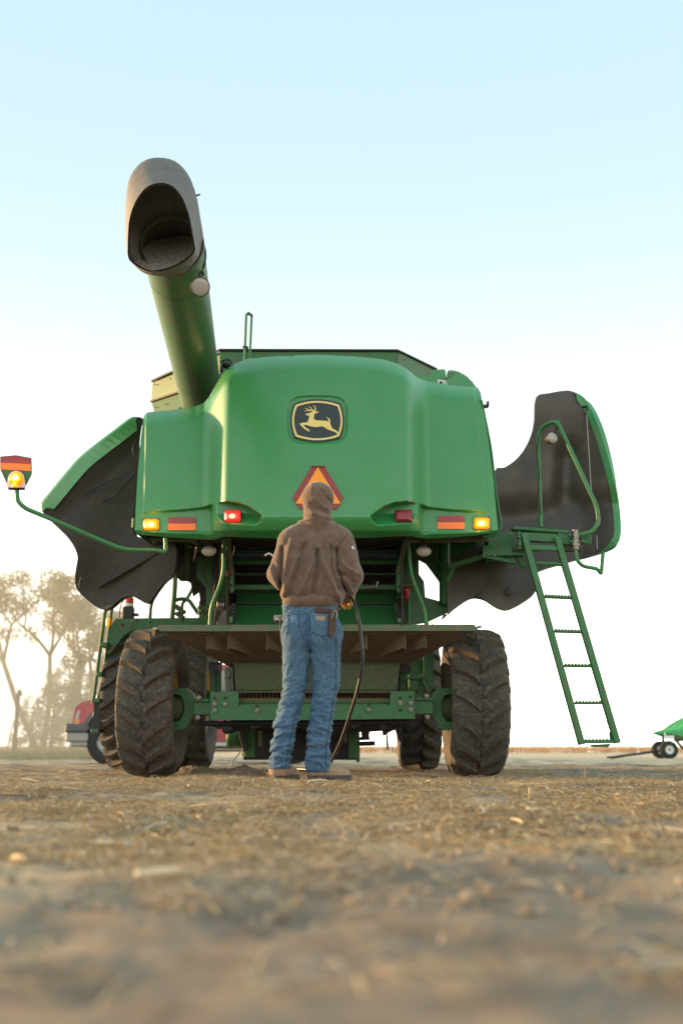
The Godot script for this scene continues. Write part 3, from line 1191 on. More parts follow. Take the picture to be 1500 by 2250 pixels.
func build_sides(k: Node3D) -> void:
	# left door, swung out: its dark inside faces the camera
	var lo := [[301, 916], [322, 927], [312, 936], [305, 1000], [297, 1100], [297, 1178], [381, 1186], [383, 1258], [361, 1281], [344, 1302], [330, 1322], [322, 1326], [311, 1321], [295, 1312], [280, 1310], [264, 1317], [246, 1332], [232, 1339], [216, 1336], [192, 1318], [171, 1297], [165, 1274], [168, 1245], [171, 1225], [165, 1205], [150, 1182], [128, 1160], [105, 1138], [94, 1124], [92, 1108], [112, 1082], [140, 1048], [175, 1008], [215, 975], [252, 947], [285, 922]]
	var lf := func(px: float, py: float) -> float:
		var u := (383.0 - px) / 290.0
		return 8.62 + 0.35 * u - 0.16 * sin(clampf(u, 0, 1) * PI) * 0.0 + 0.10 * sin((px + py * 0.55) * 0.022) * 0.6 + 0.10 * sstep(1180.0, 1330.0, py) - 0.12 * sstep(60.0, 0.0, (px - 92.0) * 0.69 + (py - 1108.0) * 0.72 - 0.0)
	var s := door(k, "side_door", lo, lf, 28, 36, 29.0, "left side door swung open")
	var m := MB.new()
	m.tube(curve(pts([[182, 1088, 8.75], [240, 1058, 8.66], [300, 1030, 8.55]], 8.6)), 0.007, 6)
	m.tube(curve(pts([[225, 1100, 8.72], [250, 1092, 8.66], [285, 1052, 8.57], [302, 1034, 8.55]], 8.6)), 0.009, 6)
	m.tube(curve(pts([[300, 965, 8.5], [292, 985, 8.5], [296, 1003, 8.5], [304, 1008, 8.5]], 8.6)), 0.006, 6)
	m.tube(curve(pts([[180, 1268, 8.9], [175, 1282, 8.9], [177, 1292, 8.9]], 8.9)), 0.006, 6)
	part("gas_strut", m, M.black, s)
	m = MB.new()
	m.box(at(294, 1150, 8.3), Vector3(0.025, 0.09, 0.04))
	part("hinge", m, M.frame, s)
	m = MB.new()
	m.beam(at(215, 1290, 8.93), at(372, 1200, 8.62), 0.03, 0.04, Vector3.BACK, 0.014)
	part("stiffener", m, M.inner, s)

	# right door
	var ro := [[1177, 873], [1205, 864], [1243, 858], [1262, 862], [1276, 870], [1291, 886], [1304, 912], [1317, 945], [1334, 1000], [1350, 1060], [1358, 1105], [1362, 1150], [1361, 1180], [1350, 1198], [1317, 1214], [1260, 1231], [1181, 1254], [1184, 1275], [1180, 1292], [1168, 1308], [1148, 1323], [1125, 1337], [1108, 1341], [1089, 1334], [1070, 1320], [1053, 1313], [1034, 1313], [1010, 1328], [990, 1345], [971, 1361], [974, 1350], [984, 1346], [982, 1300], [990, 1230], [1060, 1190], [1085, 1130], [1085, 1037], [1108, 1027], [1132, 1010], [1152, 986], [1166, 957], [1173, 925]]
	var rf := func(px: float, py: float) -> float:
		var u := clampf((px - 985.0) / 375.0, 0, 1)
		var fold := exp(-pow((px - 1245.0 + 0.05 * (py - 1000.0)) / 26.0, 2.0)) * sstep(950.0, 1010.0, py) * sstep(1150.0, 1080.0, py)
		return 9.1 - 0.06 * u - 0.30 * sstep(0.75, 1.0, u) + 0.10 * fold + 0.09 * exp(-pow((py - 1135.0 + 0.12 * (px - 1180.0)) / 40.0, 2.0)) - 0.10 * sstep(1220.0, 1340.0, py) - 0.10 * sstep(1010.0, 870.0, py)
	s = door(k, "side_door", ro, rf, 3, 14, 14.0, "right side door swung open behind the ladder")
	m = MB.new()
	m.box(at(1284, 894, 8.55), Vector3(0.05, 0.02, 0.03))
	m.ball(at(1285, 909, 8.55), Vector3(0.014, 0.018, 0.012))
	m.ball(at(1289, 900, 8.55), Vector3(0.01, 0.014, 0.012))
	part("latch", m, M.black, s)
	m = MB.new()
	m.tube(pts([[1288, 912, 8.6], [1298, 1080, 8.62]], 8.6), 0.003, 5)
	m.tube(pts([[1310, 1176, 8.6], [1311, 1206, 8.6]], 8.6), 0.003, 5)
	part("cable", m, M.cable, s)
	m = MB.new()
	m.tube(pts([[1040, 1313, 8.95], [1056, 1300, 8.95]], 8.9), 0.008, 6)
	m.box(at(1116, 1300, 8.95), Vector3(0.05, 0.06, 0.03), Basis(Vector3.BACK, 0.6))
	part("bracket", m, M.inner, s)

	# marker arm reaching out to the left
	m = MB.new()
	m.tube(bent(pts([[364, 1180, 8.2], [365, 1214, 8.2], [346, 1209, 8.19], [272, 1208, 8.12], [224, 1188, 8.06], [112, 1140, 7.92], [56, 1117, 7.85], [39, 1101, 7.83], [37, 1072, 7.83]], 8.0), 0.09), 0.0185, 12)
	var arm := part("marker_arm", m, M.tube, k, "bent green tube carrying the marker lamp")
	m = MB.new()
	m.prism(pts([[1, 1003], [36, 1000], [69, 1006], [70, 1041], [54, 1073], [20, 1073], [1, 1031]], 7.83), Vector3(0, 0, -0.012))
	var plate := part("marker_plate", m, M.frame, arm)
	m = MB.new()
	m.prism(pts([[2, 1004], [36, 1002], [68, 1007], [68, 1020], [2, 1017]], 7.826), Vector3(0, 0, -0.003))
	part("red_band", m, M.red_band, arm)
	m = MB.new()
	m.prism(pts([[2, 1017], [68, 1020], [68, 1035], [3, 1031]], 7.825), Vector3(0, 0, -0.003))
	part("orange_band", m, M.orange_band, arm)
	m = MB.new()
	var dish := []
	for i in 13:
		var a := PI + PI * i / 12.0
		dish.append([36.0 + 18.5 * cos(a), 1053.0 + 18.5 * sin(a)])
	dish.append_array([[57, 1068], [53, 1073], [20, 1073], [15, 1066]])
	m.prism(pts(dish, 7.822), Vector3(0, 0, -0.004))
	part("reflector", m, M.white, arm)
	var lc := at(36, 1052, 7.79)
	m = MB.new()
	m.ball(lc, Vector3(0.058, 0.058, 0.035), Basis.IDENTITY, 24, 14)
	m.tube([lc, lc + Vector3(0, -0.075, 0)], 0.028, 14)
	part("flasher_lamp", m, M.amber_lit, arm, "round amber flasher lamp, lit")
	m = MB.new()
	m.ball(lc + Vector3(0.0, 0.0, 0.032), Vector3(0.024, 0.024, 0.006), Basis.IDENTITY, 12, 8)
	part("lamp_bulb", m, M.bulb, arm)
	spot(arm, lc + Vector3(0, 0, 0.06), Color(1.0, 0.6, 0.1), 0.015)
	m = MB.new()
	m.box(at(37, 1074, 7.81), Vector3(0.13, 0.012, 0.05))
	part("lamp_foot", m, M.black, arm)

	# platform, ladder and rails on the right
	m = MB.new()
	m.beam(at(1124, 1162, 8.5), at(1245, 1171, 8.5), 0.10, 0.03)
	m.beam(at(1147, 1180, 8.45), at(1222, 1184, 8.45), 0.06, 0.075)
	m.beam(at(1222, 1184, 8.5), at(1262, 1188, 8.5), 0.08, 0.10)
	m.beam(at(1060, 1212, 8.62), at(1150, 1210, 8.55), 0.1, 0.10)
	m.beam(at(1272, 1184, 8.55), at(1297, 1187, 8.55), 0.05, 0.085)
	m.box(at(1140, 1188, 8.4), Vector3(0.03, 0.16, 0.04))
	m.prism(pts([[1072, 1180], [1128, 1165], [1128, 1212], [1072, 1225]], 8.7), Vector3(0, 0, -0.5))
	var plat := part("service_platform", m, M.frame, k)
	m = MB.new()
	m.tube(pts([[1125, 1205, 8.5], [1274, 1207, 8.5]], 8.5), 0.026, 12)
	part("cross_tube", m, M.frame_dusty, plat)
	m = MB.new()
	m.beam(at(1058, 1220, 8.6), at(1133, 1236, 8.6), 0.04, 0.04)
	m.beam(at(1128, 1212, 8.6), at(1152, 1246, 8.6), 0.04, 0.04)
	m.beam(at(985, 1245, 8.9), at(1062, 1222, 8.7), 0.03, 0.045)
	m.beam(at(1000, 1235, 8.9), at(982, 1278, 8.95), 0.04, 0.03)
	part("brace", m, M.frame, plat)
	m = MB.new()
	for p in [[1140, 1180], [1140, 1196], [1072, 1219], [1086, 1221], [1250, 1176], [1280, 1190], [1062, 1221]]:
		m.ball(at(p[0], p[1], 8.36), Vector3(0.012, 0.012, 0.012), Basis.IDENTITY, 8, 5)
	part("bolt_head", m, M.steel, plat)
	m = MB.new()
	m.tube(pts([[1263, 1165, 8.4], [1263, 1207, 8.4]], 8.4), 0.027, 12)
	m.tube(pts([[1263, 1176, 8.4], [1263, 1181, 8.4]], 8.4), 0.034, 12)
	m.tube(pts([[1253, 1190, 8.4], [1273, 1190, 8.4]], 8.4), 0.012, 8)
	m.tube(pts([[1263, 1194, 8.4], [1263, 1200, 8.4]], 8.4), 0.036, 12)
	part("rail_pivot", m, M.steel, plat)
	m = MB.new()
	m.tube(bent(pts([[1268, 1176, 8.42], [1300, 1169, 8.42], [1314, 1150, 8.42], [1311, 1115, 8.42], [1222, 923, 8.5], [1189, 938, 8.62], [1181, 962, 8.66], [1188, 1158, 8.66]], 8.5), 0.09), 0.019, 12)
	part("hand_rail", m, M.tube, k, "bent green hand rail over the platform")
	m = MB.new()
	m.prism(pts([[1217, 925], [1229, 918], [1231, 940], [1219, 938]], 8.56), Vector3(0, 0, -0.02))
	part("rail_bracket", m, M.frame, k)
	m = MB.new()
	m.tube(bent(pts([[1263, 1203, 8.4], [1265, 1228, 8.4], [1278, 1244, 8.4], [1312, 1250, 8.4], [1320, 1262, 8.42], [1324, 1214, 8.5]], 8.5), 0.05), 0.0165, 10)
	part("lower_rail", m, M.tube, k)
	m = MB.new()
	m.tube(curve(pts([[1272, 1180, 8.38], [1285, 1200, 8.38], [1288, 1222, 8.4], [1276, 1228, 8.4]], 8.4)), 0.004, 5)
	m.tube(curve(pts([[1182, 960, 8.62], [1178, 990, 8.62], [1184, 1040, 8.62], [1181, 1070, 8.62], [1188, 1130, 8.62]], 8.6)), 0.006, 5)
	part("wiring", m, M.black, k)
	var lp := at(1213, 962, 8.5)
	var tl := Basis(Vector3(1, 0, -0.35).normalized(), Vector3.UP, Vector3(0.35, 0, 1).normalized())
	m = MB.new()
	m.lathe(lp, Basis(tl.x, -tl.z, tl.y), [[0.0, 0.09], [0.035, 0.08], [0.05, 0.03], [0.05, 0.0]], 24)
	m.beam(lp + Vector3(0.02, 0.03, -0.03), at(1224, 936, 8.52), 0.02, 0.02)
	var wl := part("work_lamp", m, M.black, k)
	m = MB.new()
	m.lathe(lp, Basis(tl.x, -tl.z, tl.y), [[0.05, 0.0], [0.04, -0.012], [0.02, -0.018], [0.0, -0.02]], 24)
	part("lamp_glass", m, M.lens, wl)
	# ladder
	m = MB.new()
	m.beam(at(1149, 1172, 8.4), at(1277, 1636, 8.4), 0.052, 0.06, Vector3.BACK, 0.004)
	m.beam(at(1222, 1180, 8.4), at(1355, 1633, 8.4), 0.052, 0.06, Vector3.BACK, 0.004)
	var lad := part("ladder", m, M.ladder, k, "slanting green access ladder")
	for r in [[1163, 1204, 1226, 1206, 0.045], [1173, 1238, 1236, 1241, 0.02], [1194, 1311, 1257, 1314, 0.02], [1216, 1387, 1279, 1389, 0.02], [1237, 1463, 1302, 1464, 0.02], [1261, 1545, 1326, 1545, 0.02], [1281, 1630, 1350, 1629, 0.03]]:
		m = MB.new()
		var a := at(r[0], r[1], 8.42)
		var b := at(r[2], r[3], 8.42)
		m.beam(a, b, 0.07, r[4])
		if r[4] < 0.04:
			for i in 9:
				m.ball(a.lerp(b, (i + 0.5) / 9.0) + Vector3(0, r[4] * 0.5 + 0.002, 0.026), Vector3(0.011, 0.008, 0.008), Basis.IDENTITY, 8, 4)
		part("rung", m, M.ladder, lad)
	m = MB.new()
	m.prism(pts([[1337, 1612], [1350, 1590], [1356, 1622], [1340, 1626]], 8.42), Vector3(0, 0, -0.01))
	m.prism(pts([[1332, 1580], [1337, 1582], [1339, 1589], [1334, 1590]], 8.4), Vector3(0, 0, -0.02))
	m.prism(pts([[1298, 1636], [1342, 1634], [1335, 1642], [1299, 1641]], 8.42), Vector3(0, 0, -0.03))
	part("gusset", m, M.ladder, lad)


func tyre_mesh(r: float, w: float, lugs: int, dusty: int) -> MB:
	var m := MB.new()
	m.colored = true
	m.col = lin(1.7, 1.42, 1.08)
	var hw := w * 0.5
	var c := r - 0.072
	# carcass round the x axis
	var bas := Basis(Vector3(0, 1, 0), Vector3(1, 0, 0), Vector3(0, 0, -1))
	m.lathe(Vector3.ZERO, bas, [[r * 0.52, -hw * 0.62], [r * 0.56, -hw * 0.80], [r * 0.72, -hw * 1.02], [r * 0.84, -hw * 1.0], [c * 0.965, -hw * 0.93], [c * 0.992, -hw * 0.6], [c, 0.0], [c * 0.992, hw * 0.6], [c * 0.965, hw * 0.93], [r * 0.84, hw * 1.0], [r * 0.72, hw * 1.02], [r * 0.56, hw * 0.80], [r * 0.52, hw * 0.62]], 72)
	for side in [-1.0, 1.0]:
		for i in lugs:
			var a0 := TAU * (i + (0.5 if side > 0 else 0.0)) / lugs
			var prev := []
			var pn := []
			var steps := 9
			for k in steps + 1:
				var t := float(k) / steps
				var x: float = side * (0.012 + t * (hw * 1.0 - 0.012))
				# curved bar: steep near the middle, flatter towards the shoulder
				var a: float = a0 + (0.40 * t - 0.14 * t * t) * (0.62 / r)
				var top: float = r - 0.05 * pow(t, 3.0) if t < 0.98 else r - 0.10
				var base: float = c * lerpf(1.0, 0.955, pow(t, 2.0)) - 0.01
				if t > 0.98:
					base = r * 0.86
				var hb := lerpf(0.046, 0.046, t) / r
				var ht := lerpf(0.030, 0.034, t) / r
				var ring := []
				for q in [[-hb, base], [-ht, top], [ht, top], [hb, base]]:
					ring.append(Vector3(x, cos(a + q[0]) * q[1], sin(a + q[0]) * q[1]))
				if prev:
					for j in 3:
						m.col = lin(0.9, 0.88, 0.85) if j == 1 else (lin(2.6, 2.1, 1.45) if j == dusty else lin(1.0, 0.92, 0.8))
						m.quad(prev[j], ring[j], ring[j + 1], prev[j + 1])
				else:
					m.quad(ring[0], ring[1], ring[2], ring[3])
				if k == steps:
					m.quad(ring[0], ring[1], ring[2], ring[3])
				prev = ring
	return m


func wheel(k: Node3D, ce: Vector3, r: float, w: float, tyre: ArrayMesh, rim: ArrayMesh, turn: float, yaw: float, label := "") -> void:
	var o := Node3D.new()
	o.name = "wheel"
	k.add_child(o, true)
	o.position = ce - org
	o.basis = Basis(Vector3.UP, yaw) * Basis(Vector3.RIGHT, turn)
	if label:
		o.set_meta("label", label)
	for q in [["tyre", tyre, M.rubber], ["rim", rim, M.yellow]]:
		var p := MeshInstance3D.new()
		p.name = q[0]
		p.mesh = q[1]
		p.material_override = q[2]
		o.add_child(p, true)


func rim_mesh(r: float, w: float) -> ArrayMesh:
	var m := MB.new()
	var bas := Basis(Vector3(0, 1, 0), Vector3(1, 0, 0), Vector3(0, 0, -1))
	var hw := w * 0.5
	m.lathe(Vector3.ZERO, bas, [[r * 0.57, -hw * 0.7], [r * 0.50, -hw * 0.68], [r * 0.47, -hw * 0.5], [r * 0.46, 0.0], [r * 0.47, hw * 0.5], [r * 0.50, hw * 0.68], [r * 0.57, hw * 0.7]], 40)
	m.lathe(Vector3.ZERO, bas, [[r * 0.46, 0.02], [r * 0.34, 0.05], [r * 0.22, 0.0], [0.0, 0.0]], 40)
	for i in 8:
		var a := TAU * i / 8
		m.box(Vector3(0.02, cos(a) * r * 0.17, sin(a) * r * 0.17), Vector3(0.05, 0.03, 0.03))
	return m.mesh(Vector3.ZERO)


func build_under(k: Node3D) -> void:
	var m := MB.new()
	# threshing body behind everything: closed box
	m.box((at(470, 1300, 9.75) + at(905, 1300, 9.75)) * 0.5 + Vector3(0, 0.95, -1.7), Vector3(1.98, 2.35, 3.3))
	m.box(Vector3(-0.3, 3.2, -11.6), Vector3(2.4, 1.4, 3.0))
	part("threshing_body", m, M.frame, k)
	m = MB.new()
	# roof of the void under the hood and the side cheeks of the chopper
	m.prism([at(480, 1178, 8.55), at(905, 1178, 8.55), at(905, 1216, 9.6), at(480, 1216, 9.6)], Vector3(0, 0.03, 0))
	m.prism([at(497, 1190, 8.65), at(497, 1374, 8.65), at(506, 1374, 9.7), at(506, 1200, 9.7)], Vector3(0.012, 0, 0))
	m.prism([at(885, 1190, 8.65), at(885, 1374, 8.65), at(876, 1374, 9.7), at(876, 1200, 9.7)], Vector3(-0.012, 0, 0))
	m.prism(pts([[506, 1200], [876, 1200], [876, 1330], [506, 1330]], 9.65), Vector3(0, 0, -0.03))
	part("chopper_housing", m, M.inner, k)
	m = MB.new()
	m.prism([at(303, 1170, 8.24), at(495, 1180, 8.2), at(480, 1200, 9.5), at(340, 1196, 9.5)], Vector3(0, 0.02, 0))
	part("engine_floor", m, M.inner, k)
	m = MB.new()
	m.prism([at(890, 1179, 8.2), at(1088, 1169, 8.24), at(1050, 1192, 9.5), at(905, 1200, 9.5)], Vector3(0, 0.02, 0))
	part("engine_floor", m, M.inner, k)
	m = MB.new()
	for q in [[516, 876, 1212, 9.2, 0.03], [512, 880, 1236, 9.05, 0.035], [510, 880, 1262, 9.3, 0.02], [512, 878, 1291, 9.15, 0.05]]:
		m.beam(at(q[0], q[2], q[3]), at(q[1], q[2], q[3]), 0.05, q[4])
	part("cross_member", m, M.frame, k)
	m = MB.new()
	m.prism([at(519, 1328, 9.05), at(866, 1328, 9.05), at(874, 1374, 8.74), at(512, 1374, 8.74)], Vector3(0, -0.012, -0.006))
	m.prism([at(521, 1303, 9.25), at(864, 1303, 9.25), at(866, 1323, 9.07), at(519, 1323, 9.07)], Vector3(0, -0.012, -0.006))
	var chute := part("chute_panel", m, M.frame, k, "sloping green chute panel")
	m = MB.new()
	m.beam(at(517, 1326, 9.03), at(868, 1326, 9.03), 0.03, 0.02)
	part("panel_seam", m, M.black, chute)
	# warning decal with a running figure
	var dd := func(px: float, py: float) -> Vector3: return at(px, py, lerpf(9.05, 8.74, (py - 1328.0) / 46.0) - 0.006)
	m = MB.new()
	m.prism([dd.call(600, 1350), dd.call(640, 1350), dd.call(640, 1368), dd.call(600, 1368)], Vector3(0, 0, -0.002))
	var decal := part("warning_decal", m, M.rust, chute)
	m = MB.new()
	var dw := func(px: float, py: float) -> Vector3: return dd.call(px, py) + Vector3(0, 0.001, 0.003)
	m.prism([dw.call(602, 1352), dw.call(638, 1352), dw.call(638, 1363), dw.call(602, 1363)], Vector3(0, 0, -0.001))
	part("decal_field", m, M.white, chute)
	m = MB.new()
	for q in [[[608, 1354], [612, 1356], [617, 1356]], [[612, 1356], [616, 1359], [611, 1361]], [[614, 1357], [619, 1360]], [[604, 1365.5], [636, 1365.5]]]:
		var path := []
		for p in q:
			path.append(dd.call(p[0], p[1]) + Vector3(0, 0.002, 0.005))
		m.tube(path, 0.003, 5)
	part("decal_figure", m, M.black, chute)
	# left machinery
	m = MB.new()
	m.box(at(400, 1193, 8.9), Vector3(0.16, 0.09, 0.1))
	m.prism(pts([[430, 1222], [468, 1222], [468, 1330], [453, 1330], [453, 1291], [432, 1268]], 9.1), Vector3(0, 0, -0.05))
	m.beam(at(432, 1200, 9.2), at(470, 1200, 9.2), 0.1, 0.10)
	part("drive_bracket", m, M.frame, k)
	m = MB.new()
	m.box(at(400, 1238, 8.95), Vector3(0.085, 0.285, 0.3), Basis.IDENTITY, 0.015)
	for i in 7:
		m.box(at(400, 1210 + i * 6, 8.79), Vector3(0.078, 0.006, 0.01), Basis.IDENTITY, 0.002)
	m.prism(pts([[466, 1190], [482, 1190], [479, 1372], [466, 1372]], 9.05), Vector3(0, 0, -0.03))
	m.prism(pts([[420, 1200], [432, 1200], [432, 1270], [452, 1295], [452, 1330], [441, 1330], [437, 1300], [424, 1310], [418, 1275]], 9.4), Vector3(0, 0, -0.04))
	m.prism(pts([[415, 1190], [470, 1190], [470, 1225], [415, 1225]], 9.5), Vector3(0, 0, -0.04))
	m.prism(pts([[404, 1188], [434, 1188], [434, 1274], [422, 1282], [410, 1276], [404, 1262]], 9.46), Vector3(0, 0, -0.03))
	m.prism(pts([[432, 1262], [456, 1286], [456, 1300], [436, 1288]], 9.47), Vector3(0, 0, -0.03))
	part("belt_guard", m, M.black, k)
	m = MB.new()
	m.tube(bent(pts([[492, 1186, 8.55], [491, 1267, 8.6], [463, 1335, 8.66], [461, 1378, 8.68]], 8.6), 0.12), 0.0155, 12)
	part("hanger_tube", m, M.tube, k)
	m = MB.new()
	m.tube(bent(pts([[897, 1186, 8.55], [902, 1262, 8.6], [932, 1338, 8.66], [936, 1378, 8.68]], 8.6), 0.12), 0.0155, 12)
	part("hanger_tube", m, M.tube, k)
	m = MB.new()
	m.beam(at(501, 1180, 8.6), at(509, 1264, 8.75), 0.045, 0.03, Vector3.BACK)
	part("strut", m, M.frame_dusty, k)
	m = MB.new()
	m.beam(at(893, 1182, 8.6), at(874, 1260, 8.75), 0.045, 0.03, Vector3.BACK)
	part("strut", m, M.frame_dusty, k)
	m = MB.new()
	m.prism(pts([[504, 1262], [514, 1262], [514, 1296], [511, 1302], [507, 1302], [504, 1296]], 8.74), Vector3(0, 0, -0.03))
	m.prism(pts([[871, 1255], [881, 1255], [880, 1296], [877, 1302], [874, 1302], [871, 1296]], 8.74), Vector3(0, 0, -0.03))
	part("strut_bracket", m, M.frame, k)
	m = MB.new()
	m.box(at(509, 1286, 8.735), Vector3(0.018, 0.022, 0.01))
	m.box(at(875, 1289, 8.735), Vector3(0.018, 0.022, 0.01))
	m.tube(curve(pts([[490, 1198], [489, 1214], [495, 1225], [504, 1228], [512, 1221], [515, 1208], [515, 1197]], 8.5)), 0.005, 6)
	m.tube(curve(pts([[410, 1195], [428, 1204], [430, 1216], [426, 1232]], 8.7)), 0.006, 6)
	m.tube(curve(pts([[523, 1298, 8.9], [528, 1310, 8.9], [529, 1320, 8.85]], 8.9)), 0.004, 5)
	for q in [[[436, 1188, 8.8], [440, 1215, 8.85], [452, 1238, 8.9], [449, 1262, 8.95], [456, 1290, 9.0]], [[474, 1192, 8.8], [470, 1226, 8.8], [476, 1262, 8.85], [470, 1300, 8.9], [474, 1340, 8.95], [470, 1372, 8.9]], [[905, 1196, 8.8], [912, 1222, 8.85], [907, 1250, 8.9], [914, 1284, 8.95]], [[880, 1300, 8.85], [890, 1330, 8.85], [884, 1352, 8.85], [892, 1372, 8.8]], [[520, 1196, 8.8], [560, 1204, 8.85], [610, 1198, 8.85], [660, 1206, 8.85], [720, 1199, 8.85], [790, 1207, 8.85], [868, 1196, 8.8]], [[940, 1190, 8.7], [962, 1204, 8.75], [958, 1226, 8.8], [978, 1250, 8.9]], [[1000, 1190, 8.8], [1020, 1206, 8.8], [1012, 1228, 8.85], [1036, 1240, 8.9]]]:
		m.tube(curve(pts(q, 8.8)), 0.007, 6)
	part("hydraulic_line", m, M.black, k)
	m = MB.new()
	for p in [[495, 1258, 8.62], [499, 1262, 8.62]]:
		m.tube([at(p[0], p[1] - 5, p[2]), at(p[0], p[1] + 5, p[2])], 0.012, 8)
	m.tube(pts([[499, 1270, 8.7], [499, 1306, 8.7]], 8.7), 0.008, 8)
	m.box(at(509, 1256, 8.72), Vector3(0.05, 0.03, 0.03))
	part("rusty_pin", m, M.rust, k)
	m = MB.new()
	var xb := Basis(Vector3(0, 1, 0), Vector3(1, 0, 0), Vector3(0, 0, -1))
	m.lathe(at(487, 1330, 8.95), xb, [[0.0, -0.035], [0.062, -0.035], [0.066, -0.03], [0.05, -0.012], [0.05, -0.004], [0.066, 0.0], [0.05, 0.006], [0.05, 0.016], [0.066, 0.03], [0.062, 0.035], [0.0, 0.035]], 28)
	part("pulley", m, M.steel, k)
	m = MB.new()
	m.prism(pts([[477, 1374], [484, 1350], [509, 1327], [511, 1340], [502, 1374]], 8.8), Vector3(0, 0, -0.2))
	part("duct", m, M.spout, k)
	m = MB.new()
	m.prism(pts([[511, 1325], [517, 1325], [515, 1374], [505, 1374], [506, 1345]], 8.78), Vector3(0, 0, -0.03))
	m.prism(pts([[866, 1325], [871, 1325], [898, 1374], [876, 1374]], 8.78), Vector3(0, 0, -0.03))
	part("side_strip", m, M.black, k)
	m = MB.new()
	for p in [[512, 1330], [511, 1338], [510, 1346], [509, 1354], [508, 1362], [869, 1331], [870, 1339], [871, 1347], [872, 1355], [873, 1363]]:
		m.ball(at(p[0], p[1], 8.765), Vector3(0.01, 0.01, 0.01), Basis.IDENTITY, 8, 5)
	part("bolt_head", m, M.steel, k)
	m = MB.new()
	m.box(at(507, 1362, 8.72), Vector3(0.035, 0.06, 0.03))
	m.box(at(878, 1364, 8.72), Vector3(0.035, 0.05, 0.03))
	part("clevis", m, M.tube, k)
	# two work lamps
	for p in [[459, 1210], [931, 1211]]:
		var c := at(p[0], p[1], 8.42)
		m = MB.new()
		m.ball(c + Vector3(0, 0, -0.03), Vector3(0.068, 0.05, 0.05), Basis.IDENTITY, 24, 12)
		m.box(c + Vector3(0, 0.06, -0.03), Vector3(0.04, 0.06, 0.03))
		var w := part("work_lamp", m, M.black, k)
		m = MB.new()
		m.ball(c + Vector3(0, 0, -0.012), Vector3(0.064, 0.046, 0.042), Basis.IDENTITY, 28, 14)
		part("lamp_glass", m, M.lens, w)
	m = MB.new()
	m.tube(pts([[893, 1189, 8.5], [925, 1187, 8.5]], 8.5), 0.02, 10)
	m.beam(at(925, 1187, 8.55), at(1072, 1184, 8.55), 0.04, 0.05)
	m.beam(at(318, 1184, 8.5), at(430, 1187, 8.5), 0.04, 0.03)
	part("hood_rail", m, M.frame_dusty, k)
	# right cheek with the daylight gap
	m = MB.new()
	m.prism(pts([[872, 1186], [919, 1186], [920, 1262], [931, 1277], [934, 1312], [966, 1321], [996, 1327], [994, 1341], [936, 1368], [866, 1376], [866, 1330]], 9.3), Vector3(0, 0, -0.05))
	m.prism(pts([[920, 1186], [1000, 1186], [1000, 1215], [986, 1240], [986, 1328], [966, 1326], [965, 1277], [936, 1238], [920, 1229]], 9.35), Vector3(0, 0, -0.05))
	m.tube(pts([[976, 1190, 9.2], [976, 1328, 9.2]], 9.2), 0.05, 12)
	m.tube(pts([[897, 1290, 9.2], [897, 1372, 9.2]], 9.2), 0.02, 10)
	m.prism(pts([[985, 1186], [1075, 1186], [1075, 1240], [1000, 1262], [985, 1290]], 9.5), Vector3(0, 0, -0.3))
	part("side_frame", m, M.frame, k)
	m = MB.new()
	m.box(at(893, 1287, 8.95), Vector3(0.10, 0.022, 0.05))
	m.tube(curve(pts([[879, 1268], [888, 1273], [898, 1281], [912, 1292]], 8.98)), 0.012, 8)
	m.tube(pts([[897, 1294], [919, 1294]], 8.95), 0.013, 8)
	var fil := part("fuel_filter", m, M.frame_dusty, k)
	m = MB.new()
	m.lathe(at(891, 1290, 8.93), Basis.IDENTITY, [[0.0, 0.0], [0.034, 0.0], [0.034, -0.04], [0.030, -0.05], [0.030, -0.10], [0.02, -0.118], [0.006, -0.122], [0.0, -0.135]], 20)
	part("filter_bowl", m, M.red_lens, fil)
	m = MB.new()
	m.tube(pts([[797, 1291], [814, 1290], [823, 1288]], 9.0), 0.013, 10)
	m.tube(pts([[826, 1292], [830, 1278]], 9.0), 0.016, 10)
	part("fitting", m, M.steel, k)
	# tailboard with its vanes
	m = MB.new()
	m.prism(pts([[352, 1373], [1040, 1372], [1047, 1379], [1044, 1386], [354, 1387], [345, 1381]], 8.66), Vector3(0, 0, -0.015))
	m.prism([at(345, 1382, 8.68), at(336, 1379, 8.72), at(357, 1375, 9.0), at(362, 1382, 8.7)], Vector3(0, -0.004, 0))
	m.prism([at(1047, 1381, 8.68), at(1062, 1377, 8.75), at(1052, 1374, 8.9), at(1040, 1380, 8.7)], Vector3(0, -0.004, 0))
	var tb := part("tailboard", m, M.lip, k, "wide tailboard with a green lip")
	m = MB.new()
	m.prism([at(346, 1383, 8.69), at(1047, 1383, 8.69), at(880, 1468, 9.5), at(508, 1467, 9.5)], Vector3(0, 0.012, 0))
	part("underside", m, M.dust, tb)
	for q in [[457, 1394, 1425, 536, 1442], [503, 1392, 1423, 560, 1443], [588, 1393, 1424, 625, 1438], [934, 1394, 1421, 868, 1442], [889, 1394, 1423, 832, 1443], [804, 1394, 1424, 768, 1438]]:
		m = MB.new()
		var sx := 1.0 if q[0] < 695 else -1.0
		m.prism([at(q[0], q[1], 8.78), at(q[0], q[2], 8.78), at(q[3], q[4], 9.15), at(q[3], q[4] - 26, 9.15)], Vector3(0.006 * sx, 0, -0.006))
		m.prism([at(q[0], q[1], 8.78), at(q[0], q[2], 8.78), at(q[0] - 3 * sx, q[2] + 5, 8.77), at(q[0] - 3 * sx, q[1] + 4, 8.77)], Vector3(0.004 * sx, 0, -0.004))
		m.beam(at(q[0] - 24 * sx, q[1] - 2, 8.76), at(q[0] + 6 * sx, q[1] - 2, 8.76), 0.03, 0.014)
		part("vane", m, M.dust, tb)
	m = MB.new()
	for x in [463, 477, 940, 950]:
		m.box(at(x, 1369, 8.67), Vector3(0.01, 0.03, 0.01))
	part("bracket", m, M.tube, tb)
	# sieve box
	m = MB.new()
